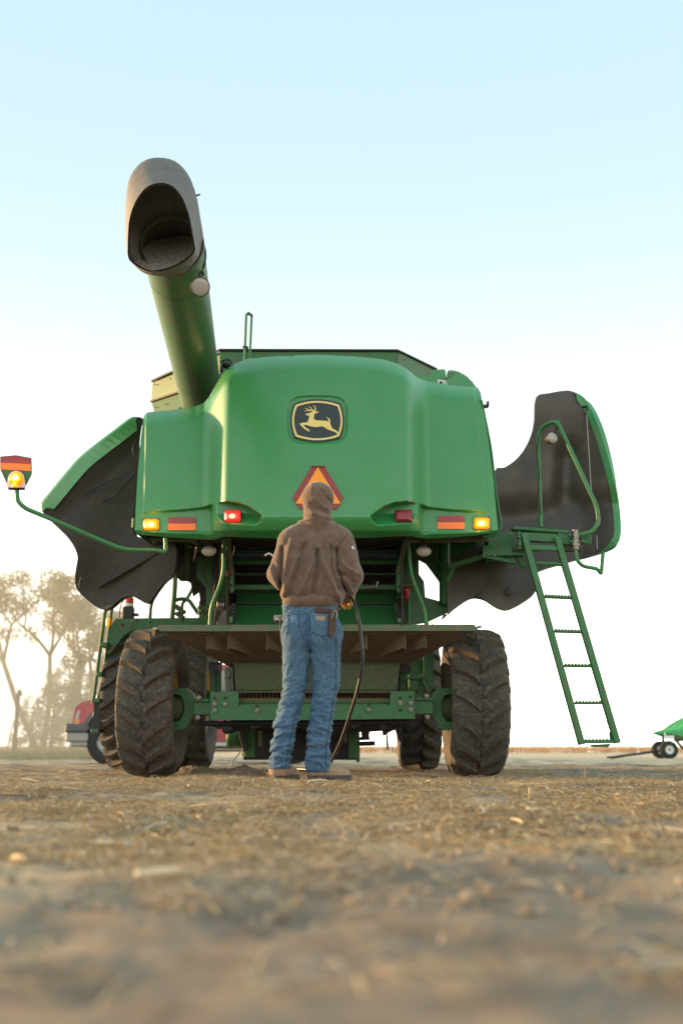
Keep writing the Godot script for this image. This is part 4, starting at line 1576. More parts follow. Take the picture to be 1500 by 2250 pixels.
	m.prism(pts([[514, 1457], [878, 1457], [872, 1516], [518, 1516]], 9.36), Vector3(0, 0, -0.02))
	m.beam(at(514, 1457, 9.35), at(878, 1457, 9.35), 0.03, 0.012)
	m.beam(at(516, 1520, 9.33), at(872, 1520, 9.33), 0.03, 0.022)
	m.beam(at(522, 1543, 9.33), at(858, 1543, 9.33), 0.03, 0.022)
	var sv := part("sieve_box", m, M.frame_dusty, k)
	m = MB.new()
	m.prism(pts([[524, 1522], [858, 1522], [858, 1542], [524, 1542]], 9.5), Vector3(0, 0, -0.02))
	m.prism(pts([[506, 1400], [880, 1400], [880, 1600], [506, 1600]], 9.72), Vector3(0, 0, -0.02))
	part("sieve_back", m, M.inner, sv)
	m = MB.new()
	for i in 38:
		m.box(at(530 + i * 8.8, 1530, 9.42), Vector3(0.006, 0.07, 0.05), Basis.IDENTITY, 0.0)
	m.beam(at(524, 1537, 9.36), at(858, 1537, 9.36), 0.02, 0.025)
	part("sieve_grate", m, M.rust, sv)
	# sides below the tailboard
	m = MB.new()
	m.prism(pts([[464, 1470], [486, 1470], [486, 1520], [464, 1520]], 9.8), Vector3(0, 0, -0.3))
	m.tube(pts([[480, 1470, 9.75], [480, 1520, 9.75]], 9.75), 0.03, 12)
	m.prism(pts([[880, 1450], [930, 1450], [930, 1545], [880, 1545]], 9.9), Vector3(0, 0, -0.3))
	m.prism(pts([[930, 1440], [953, 1434], [951, 1515], [942, 1520], [930, 1500]], 9.75), Vector3(0, 0, -0.03))
	m.beam(at(878, 1490, 9.7), at(934, 1490, 9.7), 0.04, 0.02)
	m.box(at(908, 1500, 9.75), Vector3(0.1, 0.15, 0.05))
	part("side_casting", m, M.frame, k)
	m = MB.new()
	m.prism(pts([[494, 1466], [511, 1466], [511, 1500], [505, 1530], [500, 1528], [494, 1495]], 9.5), Vector3(0, 0, -0.05))
	m.box(at(502, 1482, 9.45), Vector3(0.04, 0.06, 0.04))
	m.tube(pts([[498, 1505, 9.4], [509, 1535, 9.4], [497, 1559, 9.36]], 9.4), 0.008, 8)
	m.tube(pts([[510, 1470, 9.42], [512, 1530, 9.4]], 9.4), 0.01, 8)
	part("lever", m, M.steel_grey, k)
	m = MB.new()
	for i in 5:
		m.prism(pts([[458 + i * 6, 1455], [464 + i * 6, 1455], [463 + i * 6, 1477 + (i % 2) * 4], [460 + i * 6, 1479 + (i % 2) * 3]], 9.6 + 0.01 * i), Vector3(0, 0, -0.02))
	m.prism(pts([[878, 1462], [902, 1462], [902, 1474], [890, 1478], [878, 1476]], 9.65), Vector3(0, 0, -0.1))
	part("drive_belt", m, M.black, k)
	for p in [[925, 1484], [896, 1516]]:
		m = MB.new()
		m.ball(at(p[0], p[1], 9.68), Vector3(0.02, 0.025, 0.02), Basis.IDENTITY, 10, 6)
		part("grease_cup", m, M.steel, k)
	# rear axle
	m = MB.new()
	m.prism(pts([[462, 1520], [524, 1520], [524, 1550], [856, 1550], [858, 1520], [911, 1518], [911, 1579], [700, 1582], [462, 1582]], 9.25), Vector3(0, 0, -0.03))
	m.beam(at(428, 1555, 9.42), at(950, 1553, 9.42), 0.18, 0.135)
	m.beam(at(428, 1539, 9.34), at(462, 1539, 9.34), 0.1, 0.03)
	m.beam(at(911, 1536, 9.34), at(950, 1536, 9.34), 0.1, 0.03)
	var ax := part("rear_axle", m, M.frame, k)
	m = MB.new()
	for p in [[472, 1547], [495, 1547], [472, 1561], [565, 1561], [879, 1545], [902, 1545], [902, 1559], [810, 1560], [437, 1533], [435, 1576], [937, 1529], [939, 1575]]:
		var c := at(p[0], p[1], 9.235)
		var zb := Basis(Vector3.RIGHT, Vector3.BACK, Vector3.DOWN)
		m.lathe(c, zb, [[0.021, -0.02], [0.021, 0.004], [0.019, 0.006], [0.019, 0.006], [0.012, 0.006], [0.012, 0.006], [0.012, 0.018], [0.01, 0.02], [0.0, 0.02]], 12)
	part("bolt_head", m, M.steel, ax)
	m = MB.new()
	for p in [[472, 1533], [495, 1533], [879, 1533], [902, 1531], [879, 1559], [565, 1551], [810, 1548]]:
		m.ball(at(p[0], p[1], 9.225), Vector3(0.012, 0.012, 0.006), Basis.IDENTITY, 8, 5)
	part("bolt_hole", m, M.black, ax)
	m = MB.new()
	m.tube(pts([[440, 1590, 9.55], [900, 1586, 9.55]], 9.55), 0.025, 10)
	m.beam(at(470, 1592, 9.8), at(890, 1590, 9.8), 0.2, 0.05)
	for p in [[488, 1592], [500, 1600], [560, 1594], [780, 1592], [845, 1594], [860, 1588]]:
		m.box(at(p[0], p[1], 9.6), Vector3(0.1, 0.06, 0.1), Basis(Vector3.BACK, 0.3))
	part("tie_rod", m, M.black, ax)
	for side in [-1.0, 1.0]:
		var mx := func(x: float) -> float: return x if side < 0 else 1374.0 - x
		m = MB.new()
		var poly := []
		for p in [[380, 1512], [412, 1512], [424, 1524], [429, 1540], [429, 1566], [418, 1580], [410, 1598], [398, 1604], [384, 1604], [375, 1596], [377, 1588], [394, 1584], [402, 1572], [406, 1556], [404, 1540], [398, 1528], [380, 1524]]:
			poly.append([mx.call(p[0]), p[1]])
		m.prism(pts(poly, 9.42), Vector3(0, 0, -0.14))
		part("knuckle", m, M.frame, ax)
		m = MB.new()
		m.lathe(at(mx.call(388.0), 1557, 9.58), xb, [[0.0, -0.12], [0.13, -0.12], [0.14, -0.08], [0.14, 0.06], [0.11, 0.1], [0.0, 0.1]], 28)
		part("hub", m, M.frame_dusty, ax)
	# wheels
	var rt := tyre_mesh(0.69, 0.50, 17, 2).mesh(Vector3.ZERO)
	var rr := rim_mesh(0.69, 0.46)
	var ft := tyre_mesh(0.875, 0.49, 22, 0).mesh(Vector3.ZERO)
	var fr := rim_mesh(0.875, 0.45)
	wheel(k, Vector3(-1.765, 0.685, -9.6), 0.69, 0.5, rt, rr, 0.1, PI, "dusty rear tyre on yellow rim, left")
	wheel(k, Vector3(1.245, 0.685, -9.6), 0.69, 0.5, rt, rr, 0.33, PI, "dusty rear tyre on yellow rim, right")
	for x in [-2.66, -1.89, 0.97, 1.79]:
		wheel(k, Vector3(x, 0.87, -12.9), 0.875, 0.49, ft, fr, 0.2 + x, 0.0)
	m = MB.new()
	m.tube([Vector3(-2.6, 0.87, -12.9), Vector3(1.78, 0.87, -12.9)], 0.12, 16)
	part("front_axle", m, M.frame, k)
	# belly between the wheels
	m = MB.new()
	m.box((at(537, 1630, 11.6) + at(785, 1630, 11.6)) * 0.5 + Vector3(0, 0.06, -0.5), Vector3(1.3, 0.52, 1.0))
	m.box((at(537, 1600, 11.2) + at(785, 1600, 11.2)) * 0.5 + Vector3(0.14, 0.2, -0.3), Vector3(1.6, 0.4, 1.2))
	m.prism(pts([[700, 1600], [880, 1598], [850, 1612], [842, 1618], [840, 1606], [812, 1608], [810, 1622], [795, 1622], [793, 1608], [700, 1620]], 10.8), Vector3(0, 0, -0.15))
	m.prism(pts([[470, 1594], [560, 1594], [560, 1604], [520, 1606], [506, 1612], [492, 1612], [490, 1602]], 10.5), Vector3(0, 0, -0.15))
	m.beam(at(527, 1596, 11.0), at(541, 1650, 11.0), 0.06, 0.1, Vector3.BACK)
	m.tube(pts([[790, 1623, 11.4], [812, 1622, 11.4]], 11.4), 0.02, 8)
	m.tube(pts([[790, 1634, 11.2], [824, 1633, 11.2]], 11.2), 0.026, 10)
	m.prism(pts([[867, 1596], [880, 1592], [885, 1630], [876, 1628], [870, 1610]], 11.4), Vector3(0, 0, -0.1))
	m.tube(pts([[497, 1603, 10.6], [535, 1603, 10.6]], 10.6), 0.012, 8)
	part("belly_housing", m, M.black, k)
	m = MB.new()
	m.lathe(at(519, 1623, 11.2), xb, [[0.0, -0.1], [0.085, -0.1], [0.09, -0.05], [0.08, 0.0], [0.09, 0.06], [0.0, 0.06]], 24)
	m.box(at(547, 1632, 11.3), Vector3(0.14, 0.30, 0.1))
	m.box(at(549, 1652, 11.3), Vector3(0.12, 0.12, 0.14))
	m.box(at(775, 1632, 11.3), Vector3(0.09, 0.34, 0.12))
	m.box(at(786, 1640, 11.35), Vector3(0.04, 0.34, 0.12))
	part("gear_case", m, M.frame, k)
	m = MB.new()
	m.tube(pts([[571, 1606, 11.3], [571, 1640, 11.3]], 11.3), 0.03, 12)
	m.tube(pts([[764, 1600, 11.3], [760, 1632, 11.3]], 11.3), 0.03, 12)
	part("hydraulic_cylinder", m, M.yellow_green, k)
	m = MB.new()
	m.prism(pts([[847, 1610], [851, 1610], [853, 1630], [855, 1648], [850, 1650], [847, 1632]], 11.5), Vector3(0, 0, -0.004))
	m.tube(curve(pts([[855, 1612], [857, 1628], [862, 1645], [864, 1652]], 11.5)), 0.006, 5)
	part("strap", m, M.cable, k)

	# front platform, railings and cab ladder seen past the left wheels
	m = MB.new()
	m.prism(pts([[255, 1359], [440, 1357], [440, 1390], [290, 1386], [272, 1396], [240, 1440], [238, 1400], [247, 1370]], 12.2), Vector3(0, 0, -0.1))
	var fp := part("front_platform", m, M.frame_haze, k)
	m = MB.new()
	m.tube(bent(pts([[258, 1310, 12.3], [247, 1330, 12.3], [237, 1410, 12.3], [229, 1480, 12.25], [207, 1575, 12.2]], 12.2), 0.1), 0.022, 10)
	m.tube(bent(pts([[236, 1338, 12.1], [231, 1345, 12.1], [224, 1400, 12.1], [205, 1545, 12.1]], 12.2), 0.1), 0.022, 10)
	m.tube(bent(pts([[385, 1180, 11.6], [385, 1290, 11.6], [378, 1360, 11.6]], 11.6), 0.2), 0.03, 10)
	m.tube(curve(pts([[384, 1319, 11.7], [400, 1316, 11.7], [414, 1319, 11.7], [424, 1331, 11.7], [436, 1349, 11.7]], 11.7)), 0.024, 10)
	m.tube(curve(pts([[425, 1290, 11.8], [413, 1312, 11.8], [401, 1328, 11.8], [399, 1358, 11.8]], 11.8)), 0.02, 10)
	m.tube(bent(pts([[352, 1290, 11.9], [332, 1325, 11.9], [330, 1360, 11.9]], 11.9), 0.15), 0.02, 10)
	part("railing", m, M.frame_haze, fp)
	m = MB.new()
	m.tube(curve(pts([[276, 1313, 12.2], [266, 1330, 12.2], [262, 1358, 12.2]], 12.2)), 0.008, 6)
	m.tube(curve(pts([[290, 1362, 12.1], [286, 1376, 12.1], [280, 1384, 12.1]], 12.2)), 0.006, 6)
	part("hose", m, M.black, fp)
	for q in [[224, 1418, 240], [217, 1482, 228], [206, 1540, 224], [204, 1606, 222]]:
		m = MB.new()
		m.beam(at(q[0], q[1], 12.15), at(q[2], q[1], 12.15), 0.2, 0.05)
		part("step", m, M.frame_haze, fp)
	m = MB.new()
	m.prism(pts([[207, 1542], [222, 1542], [222, 1606], [204, 1606]], 12.1), Vector3(0, 0, -0.03))
	part("step_guard", m, M.black, fp)
	var al := at(238, 1367, 12.0)
	m = MB.new()
	m.box(al, Vector3(0.04, 0.105, 0.05), Basis.IDENTITY, 0.012)
	part("side_lamp", m, M.amber_lit, fp, "small lit amber side lamp")
	m = MB.new()
	for p in [[268, 1372], [286, 1368], [330, 1366], [300, 1362], [400, 1362], [420, 1372]]:
		m.ball(at(p[0], p[1], 12.18), Vector3(0.014, 0.014, 0.014), Basis.IDENTITY, 8, 5)
	for i in 7:
		m.ball(at(388 + (i * 5) % 17, 1333 + i * 4, 11.6), Vector3(0.035, 0.03, 0.03), Basis.IDENTITY, 8, 5)
	for i in 6:
		m.ball(at(440 + (i * 7) % 20, 1335 + i * 4, 11.4), Vector3(0.035, 0.03, 0.03), Basis.IDENTITY, 8, 5)
	part("valve_block", m, M.frame_dusty, fp)
	m = MB.new()
	m.prism(pts([[437, 1320], [470, 1318], [470, 1376], [437, 1376]], 11.9), Vector3(0, 0, -0.2))
	part("feeder_side", m, M.frame_haze, fp)


func build_combine() -> void:
	M.tank = rough_mat(137, 0.01, [lin(0.09, 0.10, 0.045), lin(0.035, 0.14, 0.04), lin(0.05, 0.15, 0.05)], [0.25, 0.5, 0.85], 0.55, 1.2)
	M.auger = rough_mat(139, 0.012, [lin(0.085, 0.12, 0.055), lin(0.055, 0.13, 0.05), lin(0.034, 0.14, 0.046), lin(0.04, 0.15, 0.052)], [0.22, 0.4, 0.6, 0.85], 0.52, 1.0)
	M.spout_in = rough_mat(149, 0.05, [lin(0.03, 0.03, 0.032), lin(0.25, 0.235, 0.215), lin(0.33, 0.31, 0.28)], [0.28, 0.38, 0.8], 0.55, 1.6)
	M.ladder = rough_mat(157, 0.012, [lin(0.09, 0.12, 0.035), lin(0.022, 0.145, 0.047), lin(0.025, 0.16, 0.052)], [0.16, 0.34, 0.8], 0.42, 1.4)
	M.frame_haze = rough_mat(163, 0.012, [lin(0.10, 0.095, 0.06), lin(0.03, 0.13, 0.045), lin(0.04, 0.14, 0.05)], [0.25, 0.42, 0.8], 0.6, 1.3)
	M.lip = rough_mat(173, 0.012, [lin(0.12, 0.12, 0.07), lin(0.07, 0.13, 0.06), lin(0.045, 0.135, 0.055)], [0.3, 0.55, 0.85], 0.5, 1.2)
	M.steel_grey = plain(lin(0.12, 0.14, 0.12), 0.5)
	M.yellow_green = plain(lin(0.16, 0.16, 0.07), 0.55)
	var k := thing("combine_harvester", "large green combine harvester with open side doors, seen from behind", "combine harvester", Vector3(-0.28, 0, -10.6))
	build_hood(k)
	build_top(k)
	build_sides(k)
	build_under(k)
	# extinguisher on its black box, standing on the front platform
	var base := at(282, 1358, 12.25)
	var t := thing("fire_extinguisher", "small red fire extinguisher on the combine's front platform", "fire extinguisher", base)
	var m := MB.new()
	m.lathe(at(284, 1336, 12.25), Basis.IDENTITY, [[0.0, 0.0], [0.052, 0.0], [0.054, 0.02], [0.054, 0.11], [0.045, 0.132], [0.02, 0.145], [0.018, 0.165], [0.0, 0.165]], 24)
	part("cylinder", m, M.extinguisher, t)
	m = MB.new()
	m.lathe(at(284, 1336, 12.25), Basis.IDENTITY, [[0.0548, 0.018], [0.0552, 0.02], [0.0552, 0.05], [0.0548, 0.052]], 24)
	part("label_band", m, M.white, t)
	m = MB.new()
	m.box(at(283, 1347, 12.25), Vector3(0.13, 0.145, 0.12), Basis.IDENTITY, 0.008)
	m.box(at(297, 1351, 12.25), Vector3(0.09, 0.035, 0.05))
	part("holder", m, M.black, t)
	m = MB.new()
	m.box(at(284, 1309, 12.25), Vector3(0.03, 0.025, 0.03))
	m.beam(at(281, 1307, 12.25), at(290, 1304, 12.25), 0.015, 0.012)
	part("valve", m, M.black, t)


# ---------- the man ----------
var jeans_field: Field
var hoodie_field: Field
const MAN := 6.2


func bone(f: Field, a: Array, b: Array, ra: float, rb: float, k := 0.03, sq := Vector3.ONE) -> void:
	# joints given on the plan with a distance; radii in metres
	f.add(at(a[0], a[1], a[2]), at(b[0], b[1], b[2]), ra, rb, k, sq)


func patch(f: Field, poly: Array, off: float, thick: float, cell := 4.0) -> MB:
	# a piece of cloth lying on the surface inside an outline on the plan
	var far := func(px: float, py: float) -> float:
		var from := at(px, py, MAN - 0.45)
		var p := f.hit(from, (at(px, py, MAN + 1.0) - from).normalized(), 1.4)
		return -p.z - off
	var s := shell(poly, far, cell, thick, 4.0)
	var m: MB = s[0]
	m.merge(s[2])
	return m


func line_on(f: Field, path: Array, r: float, off: float, m: MB, dash := 0.0) -> void:
	var w := []
	for i in path.size() - 1:
		var a := Vector2(path[i][0], path[i][1])
		var b := Vector2(path[i + 1][0], path[i + 1][1])
		var n := maxi(2, int(a.distance_to(b) / 3.0))
		for k in n:
			var q := a.lerp(b, float(k) / n)
			var from := at(q.x, q.y, MAN - 0.45)
			var p := f.hit(from, (at(q.x, q.y, MAN + 1.0) - from).normalized(), 1.4)
			if -p.z < MAN + 0.4:
				w.append(p + Vector3(0, 0, off))
	if dash > 0.0:
		for i in range(0, w.size() - 1, 2):
			m.tube([w[i], w[i].lerp(w[i + 1], 0.75)], r, 5, false)
	elif w.size() > 1:
		m.tube(w, r, 6)


func build_person() -> void:
	var base := Vector3(-0.19, 0.045, -MAN)
	var person := thing("person", "person in brown hooded sweatshirt and blue jeans standing with back turned", "person", base)
	var nz := FastNoiseLite.new()
	nz.seed = 5
	nz.frequency = 1.0
	nz.fractal_octaves = 2
	var d := MAN
	# jeans
	var f := Field.new(Vector3(-0.56, 0.06, -MAN - 0.32), Vector3(0.12, 1.18, -MAN + 0.32), 0.0085)
	var flat := Vector3(1, 1, 1.22)
	bone(f, [650, 1338, d], [712, 1340, d], 0.085, 0.085, 0.05, flat)
	bone(f, [652, 1385, d], [716, 1390, d], 0.10, 0.102, 0.05, Vector3(1, 1, 1.05))
	bone(f, [660, 1375, d - 0.035], [662, 1405, d - 0.03], 0.082, 0.078, 0.05)
	bone(f, [708, 1378, d - 0.035], [710, 1408, d - 0.03], 0.084, 0.08, 0.05)
	# left leg, knee a little bent
	bone(f, [652, 1395, d], [649, 1500, d + 0.03], 0.096, 0.074, 0.02)
	bone(f, [649, 1500, d + 0.03], [637, 1560, d + 0.02], 0.072, 0.070, 0.02)
	bone(f, [637, 1560, d + 0.02], [624, 1610, d], 0.070, 0.068, 0.015)
	bone(f, [624, 1610, d], [613, 1700, d - 0.01], 0.067, 0.066, 0.015)
	# right leg
	bone(f, [714, 1400, d], [716, 1500, d + 0.03], 0.100, 0.082, 0.02)
	bone(f, [716, 1500, d + 0.03], [709, 1560, d + 0.02], 0.080, 0.074, 0.02)
	bone(f, [709, 1560, d + 0.02], [701, 1610, d], 0.074, 0.074, 0.015)
	bone(f, [701, 1610, d], [695, 1708, d - 0.01], 0.074, 0.072, 0.015)
	var fold := func(p: Vector3) -> float:
		var side := 1.0 if p.x > -0.215 else -1.0
		var low := sstep(0.66, 0.40, p.y)          # cloth stacks below the knee
		var a := nz.get_noise_3d(p.x * 4.5 + side * 7.0, p.y * 13.0 + p.x * 3.0 * side, p.z * 4.5)
		var b := nz.get_noise_3d(p.x * 7.0 + 31.0, p.y * 24.0 - p.x * 6.0 + side * 5.0, p.z * 6.0)
		var g := low * (0.020 * pow(1.0 - absf(a), 4.0) + 0.010 * pow(1.0 - absf(b), 3.0) - 0.015)
		var knee := exp(-pow((p.y - 0.61) / 0.08, 2.0))
		g += knee * (0.012 * pow(1.0 - absf(b), 3.0) - 0.006)
		# drag lines from the seat and long folds on the thigh
		var up := sstep(0.58, 0.72, p.y)
		var e := nz.get_noise_3d(p.x * 9.0 + p.y * 5.0 * side, p.y * 4.5, p.z * 6.0 + side)
		g += up * (0.009 * pow(1.0 - absf(e), 4.0) - 0.003)
		g -= sstep(0.80, 0.86, p.y) * sstep(1.05, 0.98, p.y) * 0.012 * exp(-pow((p.x + 0.205) / 0.02, 2.0)) * (1.0 if p.z > -MAN else 0.0)
		return clampf(g, -0.02, 0.02)
	f.displace(fold, 0.05)
	# straight hems
	for z in f.nz:
		for y in f.ny:
			var yy := f.o.y + y * f.h
			if yy > 0.2:
				break
			for x in f.nx:
				var ii := (z * f.ny + y) * f.nx + x
				f.d[ii] = maxf(f.d[ii], (0.104 if f.o.x + x * f.h > -0.215 else 0.122) - yy)
	var m := MB.new()
	f.mesh_into(m)
	# the dye is worn pale along the creases
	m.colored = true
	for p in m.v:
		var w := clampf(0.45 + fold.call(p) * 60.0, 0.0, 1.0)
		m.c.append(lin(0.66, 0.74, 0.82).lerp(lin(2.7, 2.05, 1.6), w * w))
	jeans_field = f
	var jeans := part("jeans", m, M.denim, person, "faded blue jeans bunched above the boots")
	# waistband, pockets, seams
	part("pocket", patch(f, [[680, 1346], [727, 1350], [729, 1392], [708, 1397], [684, 1388]], 0.008, 0.006), M.denim, jeans)
	part("pocket", patch(f, [[624, 1349], [633, 1351], [632, 1385], [628, 1393], [623, 1386]], 0.008, 0.006), M.denim, jeans)
	m = MB.new()
	line_on(f, [[683, 1350], [724, 1353]], 0.0013, 0.0085, m, 1.0)
	line_on(f, [[682, 1347], [686, 1386], [708, 1394], [727, 1390], [725, 1352]], 0.0013, 0.0085, m, 1.0)
	line_on(f, [[625, 1352], [626, 1384], [629, 1390], [631, 1354]], 0.0013, 0.0085, m, 1.0)
	line_on(f, [[654, 1345], [655, 1372], [662, 1400], [668, 1420]], 0.0011, 0.001, m, 1.0)
	line_on(f, [[622, 1342], [654, 1349], [690, 1342]], 0.0011, 0.001, m, 1.0)
	line_on(f, [[742, 1395], [741, 1470], [740, 1520], [733, 1545], [729, 1580], [723, 1610], [719, 1650], [719, 1690]], 0.0013, 0.0015, m, 1.0)
	line_on(f, [[655, 1560], [646, 1605], [636, 1650], [631, 1686]], 0.0012, 0.001, m, 1.0)
	part("stitching", m, M.stitch, jeans)
	m = MB.new()
	line_on(f, [[656, 1343], [657, 1372], [664, 1400], [669, 1425]], 0.0018, 0.0, m)
	line_on(f, [[738, 1398], [738, 1470], [737, 1520], [730, 1545], [726, 1580], [720, 1612], [716, 1650], [716, 1690]], 0.0022, 0.0, m)
	line_on(f, [[652, 1560], [643, 1605], [633, 1650], [628, 1686]], 0.0018, 0.0, m)
	line_on(f, [[680, 1347], [684, 1388], [708, 1397], [729, 1392], [727, 1351]], 0.0022, 0.004, m)
	line_on(f, [[624, 1350], [623, 1386], [628, 1393], [632, 1385], [633, 1352]], 0.002, 0.004, m)
	line_on(f, [[622, 1344], [654, 1351], [690, 1345]], 0.0016, 0.0, m)
	line_on(f, [[594, 1682], [605, 1686], [622, 1686], [634, 1682]], 0.0016, 0.0, m)
	line_on(f, [[669, 1690], [690, 1694], [712, 1690], [720, 1684]], 0.0016, 0.0, m)
	part("seam", m, M.seam, jeans)
	part("pocket_patch", patch(f, [[694, 1353], [714, 1354], [714, 1364], [694, 1363]], 0.0105, 0.002, 3.0), M.tan, jeans, "small tan leather patch on the back pocket")
	m = MB.new()
	for p in [[683, 1350], [725, 1353], [631, 1352]]:
		var from := at(p[0], p[1], MAN - 0.45)
		m.ball(f.hit(from, (at(p[0], p[1], MAN + 1.0) - from).normalized()) + Vector3(0, 0, 0.006), Vector3(0.005, 0.005, 0.003), Basis.IDENTITY, 8, 5)
	part("rivet", m, M.steel, jeans)
	part("belt", patch(f, [[690, 1336], [722, 1336], [722, 1347], [690, 1346]], 0.009, 0.006, 3.0), M.leather, jeans, "brown leather belt")

	# hooded sweatshirt
	f = Field.new(Vector3(-0.56, 1.02, -MAN - 0.42), Vector3(0.20, 1.96, -MAN + 0.30), 0.0085)
	# trunk: shoulders, back, and the blouse above the waistband
	bone(f, [652, 1192, d], [734, 1192, d], 0.098, 0.100, 0.06, Vector3(1, 1, 1.05))
	bone(f, [655, 1240, d - 0.01], [722, 1240, d - 0.01], 0.110, 0.110, 0.07, Vector3(1, 1, 1.0))
	bone(f, [652, 1272, d], [720, 1272, d], 0.108, 0.108, 0.07, Vector3(1, 1, 1.02))
	bone(f, [648, 1294, d], [724, 1297, d], 0.100, 0.102, 0.04, Vector3(1, 1.05, 0.94))
	bone(f, [668, 1165, d + 0.01], [722, 1165, d + 0.01], 0.062, 0.064, 0.06)
	# shoulder points and arms; the forearms reach forward
	bone(f, [636, 1188, d], [609, 1262, d - 0.03], 0.070, 0.062, 0.05)
	bone(f, [609, 1262, d - 0.03], [640, 1288, d + 0.24], 0.062, 0.048, 0.03)
	bone(f, [752, 1188, d], [774, 1264, d - 0.03], 0.072, 0.066, 0.05)
	bone(f, [774, 1264, d - 0.03], [764, 1305, d + 0.16], 0.066, 0.046, 0.03)
	# neck and hood
	bone(f, [697, 1150, d], [697, 1130, d + 0.01], 0.082, 0.080, 0.03)
	bone(f, [697, 1132, d + 0.01], [698, 1095, d + 0.015], 0.083, 0.094, 0.03)
	bone(f, [698, 1094, d + 0.03], [698, 1090, d + 0.07], 0.096, 0.094, 0.04)
	bone(f, [697, 1148, d - 0.02], [697, 1142, d - 0.02], 0.07, 0.07, 0.025)
	# the opening for the face
	f.add(at(698, 1108, d + 0.30), at(698, 1108, d + 0.10), 0.072, 0.050, 0.0, Vector3(1, 0.82, 1), true)
	# folds traced as lines on the back: height, width, then points on the plan
	var lines := [
		[0.014, 0.014, [[688, 1180], [687, 1220], [687, 1244], [675, 1272], [655, 1312]]],
		[0.013, 0.013, [[657, 1222], [641, 1260], [621, 1306]]],
		[0.012, 0.014, [[640, 1186], [628, 1236], [622, 1290]]],
		[0.013, 0.015, [[700, 1204], [713, 1246], [735, 1290], [748, 1318]]],
		[-0.016, 0.013, [[698, 1210], [695, 1262], [684, 1316]]],
		[-0.012, 0.013, [[671, 1196], [652, 1250], [634, 1310]]],
		[-0.013, 0.012, [[726, 1200], [728, 1250], [744, 1296]]],
		[0.009, 0.010, [[716, 1176], [722, 1214], [720, 1252]]],
		[-0.020, 0.012, [[740, 1206], [740, 1250], [757, 1288]]],
		[-0.018, 0.011, [[620, 1200], [618, 1246], [614, 1292]]],
		[0.010, 0.010, [[752, 1236], [768, 1252], [790, 1262]]],
		[-0.014, 0.009, [[746, 1257], [760, 1262], [776, 1276]]],
		[0.012, 0.009, [[746, 1268], [760, 1278], [772, 1294]]],
		[-0.010, 0.008, [[600, 1236], [606, 1256], [612, 1276]]],
		[0.009, 0.010, [[594, 1250], [600, 1268], [610, 1286]]],
		[-0.010, 0.010, [[628, 1322], [660, 1312], [700, 1320], [740, 1316]]],
		[0.008, 0.012, [[672, 1110], [686, 1124], [706, 1136]]],
		[-0.008, 0.010, [[682, 1104], [698, 1118], [716, 1124]]],
		[0.008, 0.010, [[690, 1092], [706, 1108], [722, 1114]]],
		[-0.007, 0.010, [[706, 1076], [716, 1090], [726, 1098]]]]
	var marks := []
	for l in lines:
		var w := []
		for p in l[2]:
			var q := at(p[0], p[1], d - 0.1)
			w.append(Vector2(q.x, q.y))
		marks.append(w)
	var drape := func(p: Vector3) -> float:
		var g := 0.0
		if p.z > -MAN - 0.03:
			var q := Vector2(p.x, p.y)
			for i in lines.size():
				var best := 1.0
				var w: Array = marks[i]
				var wide: float = lines[i][1]
				for k in w.size() - 1:
					best = minf(best, q.distance_to(Geometry2D.get_closest_point_to_segment(q, w[k], w[k + 1])))
				if best < wide * 3.0:
					g += 1.6 * lines[i][0] * exp(-pow(best / wide, 2.0))
		var body := sstep(1.62, 1.5, p.y)
		var e := nz.get_noise_3d(p.x * 7.0 + p.y * 2.0, p.y * 3.0, p.z * 5.0)
		g += body * (0.008 * pow(1.0 - absf(e), 3.0) - 0.004)
		if p.y > 1.6:
			g += sstep(1.66, 1.72, p.y) * 0.004 * exp(-pow((p.x + 0.187) / 0.005, 2.0))
			g += exp(-pow((p.y - 1.655) / 0.03, 2.0)) * 0.006 * sin(p.y * 160.0 + p.x * 22.0)
		return clampf(g, -0.03, 0.028)
	f.displace(drape, 0.06)
	m = MB.new()
	f.mesh_into(m)
	hoodie_field = f
	var hoodie := part("sweatshirt", m, M.hoodie, person, "brown hooded sweatshirt with the hood up")
	# ribbed waistband below the blouse
	var g := Field.new(Vector3(-0.50, 1.0, -MAN - 0.22), Vector3(0.10, 1.2, -MAN + 0.22), 0.0085)
	bone(g, [657, 1322, d], [708, 1321, d], 0.106, 0.106, 0.02, Vector3(1, 1.7, 1.05))
	m = MB.new()
	g.mesh_into(m)
	part("waistband", m, M.hoodie, hoodie)
	m = MB.new()
	line_on(f, [[686, 1062], [683, 1080], [684, 1110], [688, 1138]], 0.0014, 0.0, m)
	line_on(f, [[762, 1174], [746, 1195], [739, 1216], [738, 1240], [742, 1262]], 0.0016, 0.0, m)
	line_on(f, [[633, 1170], [622, 1195], [619, 1225], [618, 1262]], 0.0016, 0.0, m)
	line_on(f, [[668, 1146], [684, 1140], [712, 1140], [728, 1147]], 0.0016, 0.0, m)
	part("seam", m, M.leather, hoodie)
	part("sleeve_mark", patch(f, [[772, 1201], [776, 1200], [778, 1206], [775, 1207]], 0.002, 0.002, 2.0), M.white, hoodie)
	m = MB.new()
	for q in [[764, 1306, d + 0.16], [640, 1288, d + 0.24]]:
		var c := at(q[0], q[1], q[2])
		m.tube([c, c + Vector3(-0.012 if q[0] > 700 else 0.03, -0.025, -0.03)], 0.042, 16)
	part("cuff", m, M.hoodie, hoodie)

	# the body inside the clothes: head, trunk, arms, legs in one skin
	var b := Field.new(Vector3(-0.50, 0.14, -MAN - 0.44), Vector3(0.12, 1.93, -MAN + 0.18), 0.016)
	bone(b, [697, 1148, d + 0.01], [697, 1128, d + 0.02], 0.052, 0.052, 0.03)
	bone(b, [697, 1112, d + 0.06], [697, 1095, d + 0.05], 0.062, 0.072, 0.03)
